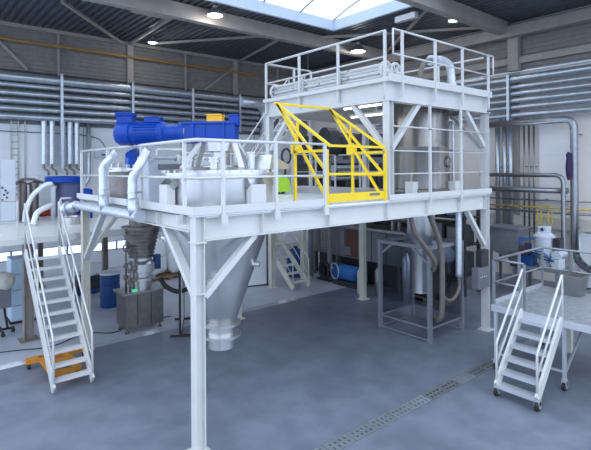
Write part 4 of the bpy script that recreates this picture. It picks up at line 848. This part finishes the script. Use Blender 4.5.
for k, (y, z, w, h, m, nm) in enumerate(((2.2, .65, .7, .7, charcoal, 'wide one on the bottom shelf'), (3.0, .65, .9, .8, charcoal, 'far one on the bottom shelf'), (2.2, 1.65, .6, .6, charcoal, 'near one on the middle shelf'), (2.9, 1.65, 1.2, .7, charcoal, 'long one on the middle shelf'), (2.3, 2.55, .5, .4, blue2, 'blue one on the top shelf'), (3.0, 2.55, 1.0, .45, charcoal, 'dark one on the top shelf'))):
    t = thing('equipment_case', 'equipment case in the tall rack, %s' % nm, 'case', (11.2, y+w/2, z), 'equipment cases in the tall rack')
    obj('case', MB().span((10.85, y, z), (11.6, y+w, z+h), .02), m, t); obj('front_plate', MB().span((10.83, y+.06, z+.06), (10.85, y+w-.06, z+h-.06)), greym, t)

# ================================================================ FLOOR DRAIN
fd = thing('floor_drain', 'straight steel floor drain of slotted cover plates', 'drain', (5, -1.2, 0))
obj('channel', MB().span((-1.0, -1.33, 0), (13.0, -1.07, .003)), charcoal, fd)
proto = None
for k in range(28):
    x = -1.0+.5*k
    w = .075 if x < 3.6 else (.05 if k % 3 else .085); xs = [x+.006]
    for j in range(4): c = x+.095+.103*j; xs += [c-(.103-w)/2, c+(.103-w)/2]
    xs.append(x+.494); ys = (-1.328, -1.282, -1.222, -1.178, -1.118, -1.072)
    mb = MB(); gv = {(i, j): mb.b.verts.new((xs[i], ys[j], .008)) for i in range(len(xs)) for j in range(6)}
    fs = [mb.b.faces.new((gv[i, j], gv[i+1, j], gv[i+1, j+1], gv[i, j+1])) for i in range(len(xs)-1) for j in range(5) if not (i % 2 and j % 2)]
    ex_ = bmesh.ops.extrude_face_region(mb.b, geom=fs)
    for v in ex_['geom']:
        if isinstance(v, bmesh.types.BMVert): v.co.z = .002
    obj('cover_plate', mb, galv if x < 3.6 or k % 3 == 0 else alu, fd)

# ================================================================ LAMPS
def lamp(x, y, z, r, label, power):
    l = thing('hall_lamp', label, 'lamp', (x, y, z), 'hall lamps under the roof')
    obj('shade', MB().lathe([(r*.35, r*.95), (r*.4, r*.8), (r*.7, r*.6), (r*.95, r*.15), (r, 0), (r*.96, 0), (r*.9, r*.12)], (x, y, z), 20, cap=False).cyl((x, y, z+r*.9), (x, y, z+r*1.2), r*.3, 12), alu, l)
    obj('diffuser', MB().lathe([(r*.05, .015), (r*.88, .02), (r*.88, .05)], (x, y, z), 18), lampm, l)
    obj('stem', MB().cyl((x, y, z+r*1.1), (x, y, ZC+.02), .015, 6), alu, l)
    d = bpy.data.lights.new('lamp_light', 'POINT'); d.energy = power*.25; d.shadow_soft_size = .15; d.color = (1, .96, .9)
    lo = bpy.data.objects.new('lamp_light', d); S.collection.objects.link(lo); lo.parent = l; lo.location = (0, 0, -.12)
lamp(12.0, 7.8, 9.2, .33, 'round white hall lamp hanging above the upper platform railing', 90)
lamp(4.9, 7.75, 9.35, .28, 'hall lamp hanging beside the skylight upstand', 60)
lamp(4.9, 12.8, 9.45, .2, 'small hall lamp near the brown cladding', 40)
lamp(12.2, 3.3, 9.5, .2, 'small hall lamp beside the second roof beam', 40)
fx = thing('projector_box', 'white box luminaire hanging at the skylight corner', 'light', (10.4, 3.9, 9.2))
obj('case', MB().span((10.15, 3.5, 9.30), (10.35, 4.35, 9.5), .01), white, fx)
obj('arm', MB().span((10.35, 3.85, 9.35), (10.6, 3.95, 9.45)).span((10.5, 3.85, 9.35), (10.6, 3.95, ZC+.02)), greym, fx)
obj('roof_plate', MB().span((2.9, 9.2, 9.62), (4.3, 10.0, 9.74)), beam_m, label='pale flat plate fixed under the dark roof deck', cat='plate')
obj('drop_rod', MB().cyl((9.9, 8.7, 8.0), (9.9, 8.7, 9.75), .03, 8).cyl((9.9, 8.7, 8.0), (9.9, 8.7, 8.06), .06, 8), charcoal, label='dark rod hanging from the roof beam', cat='rod')
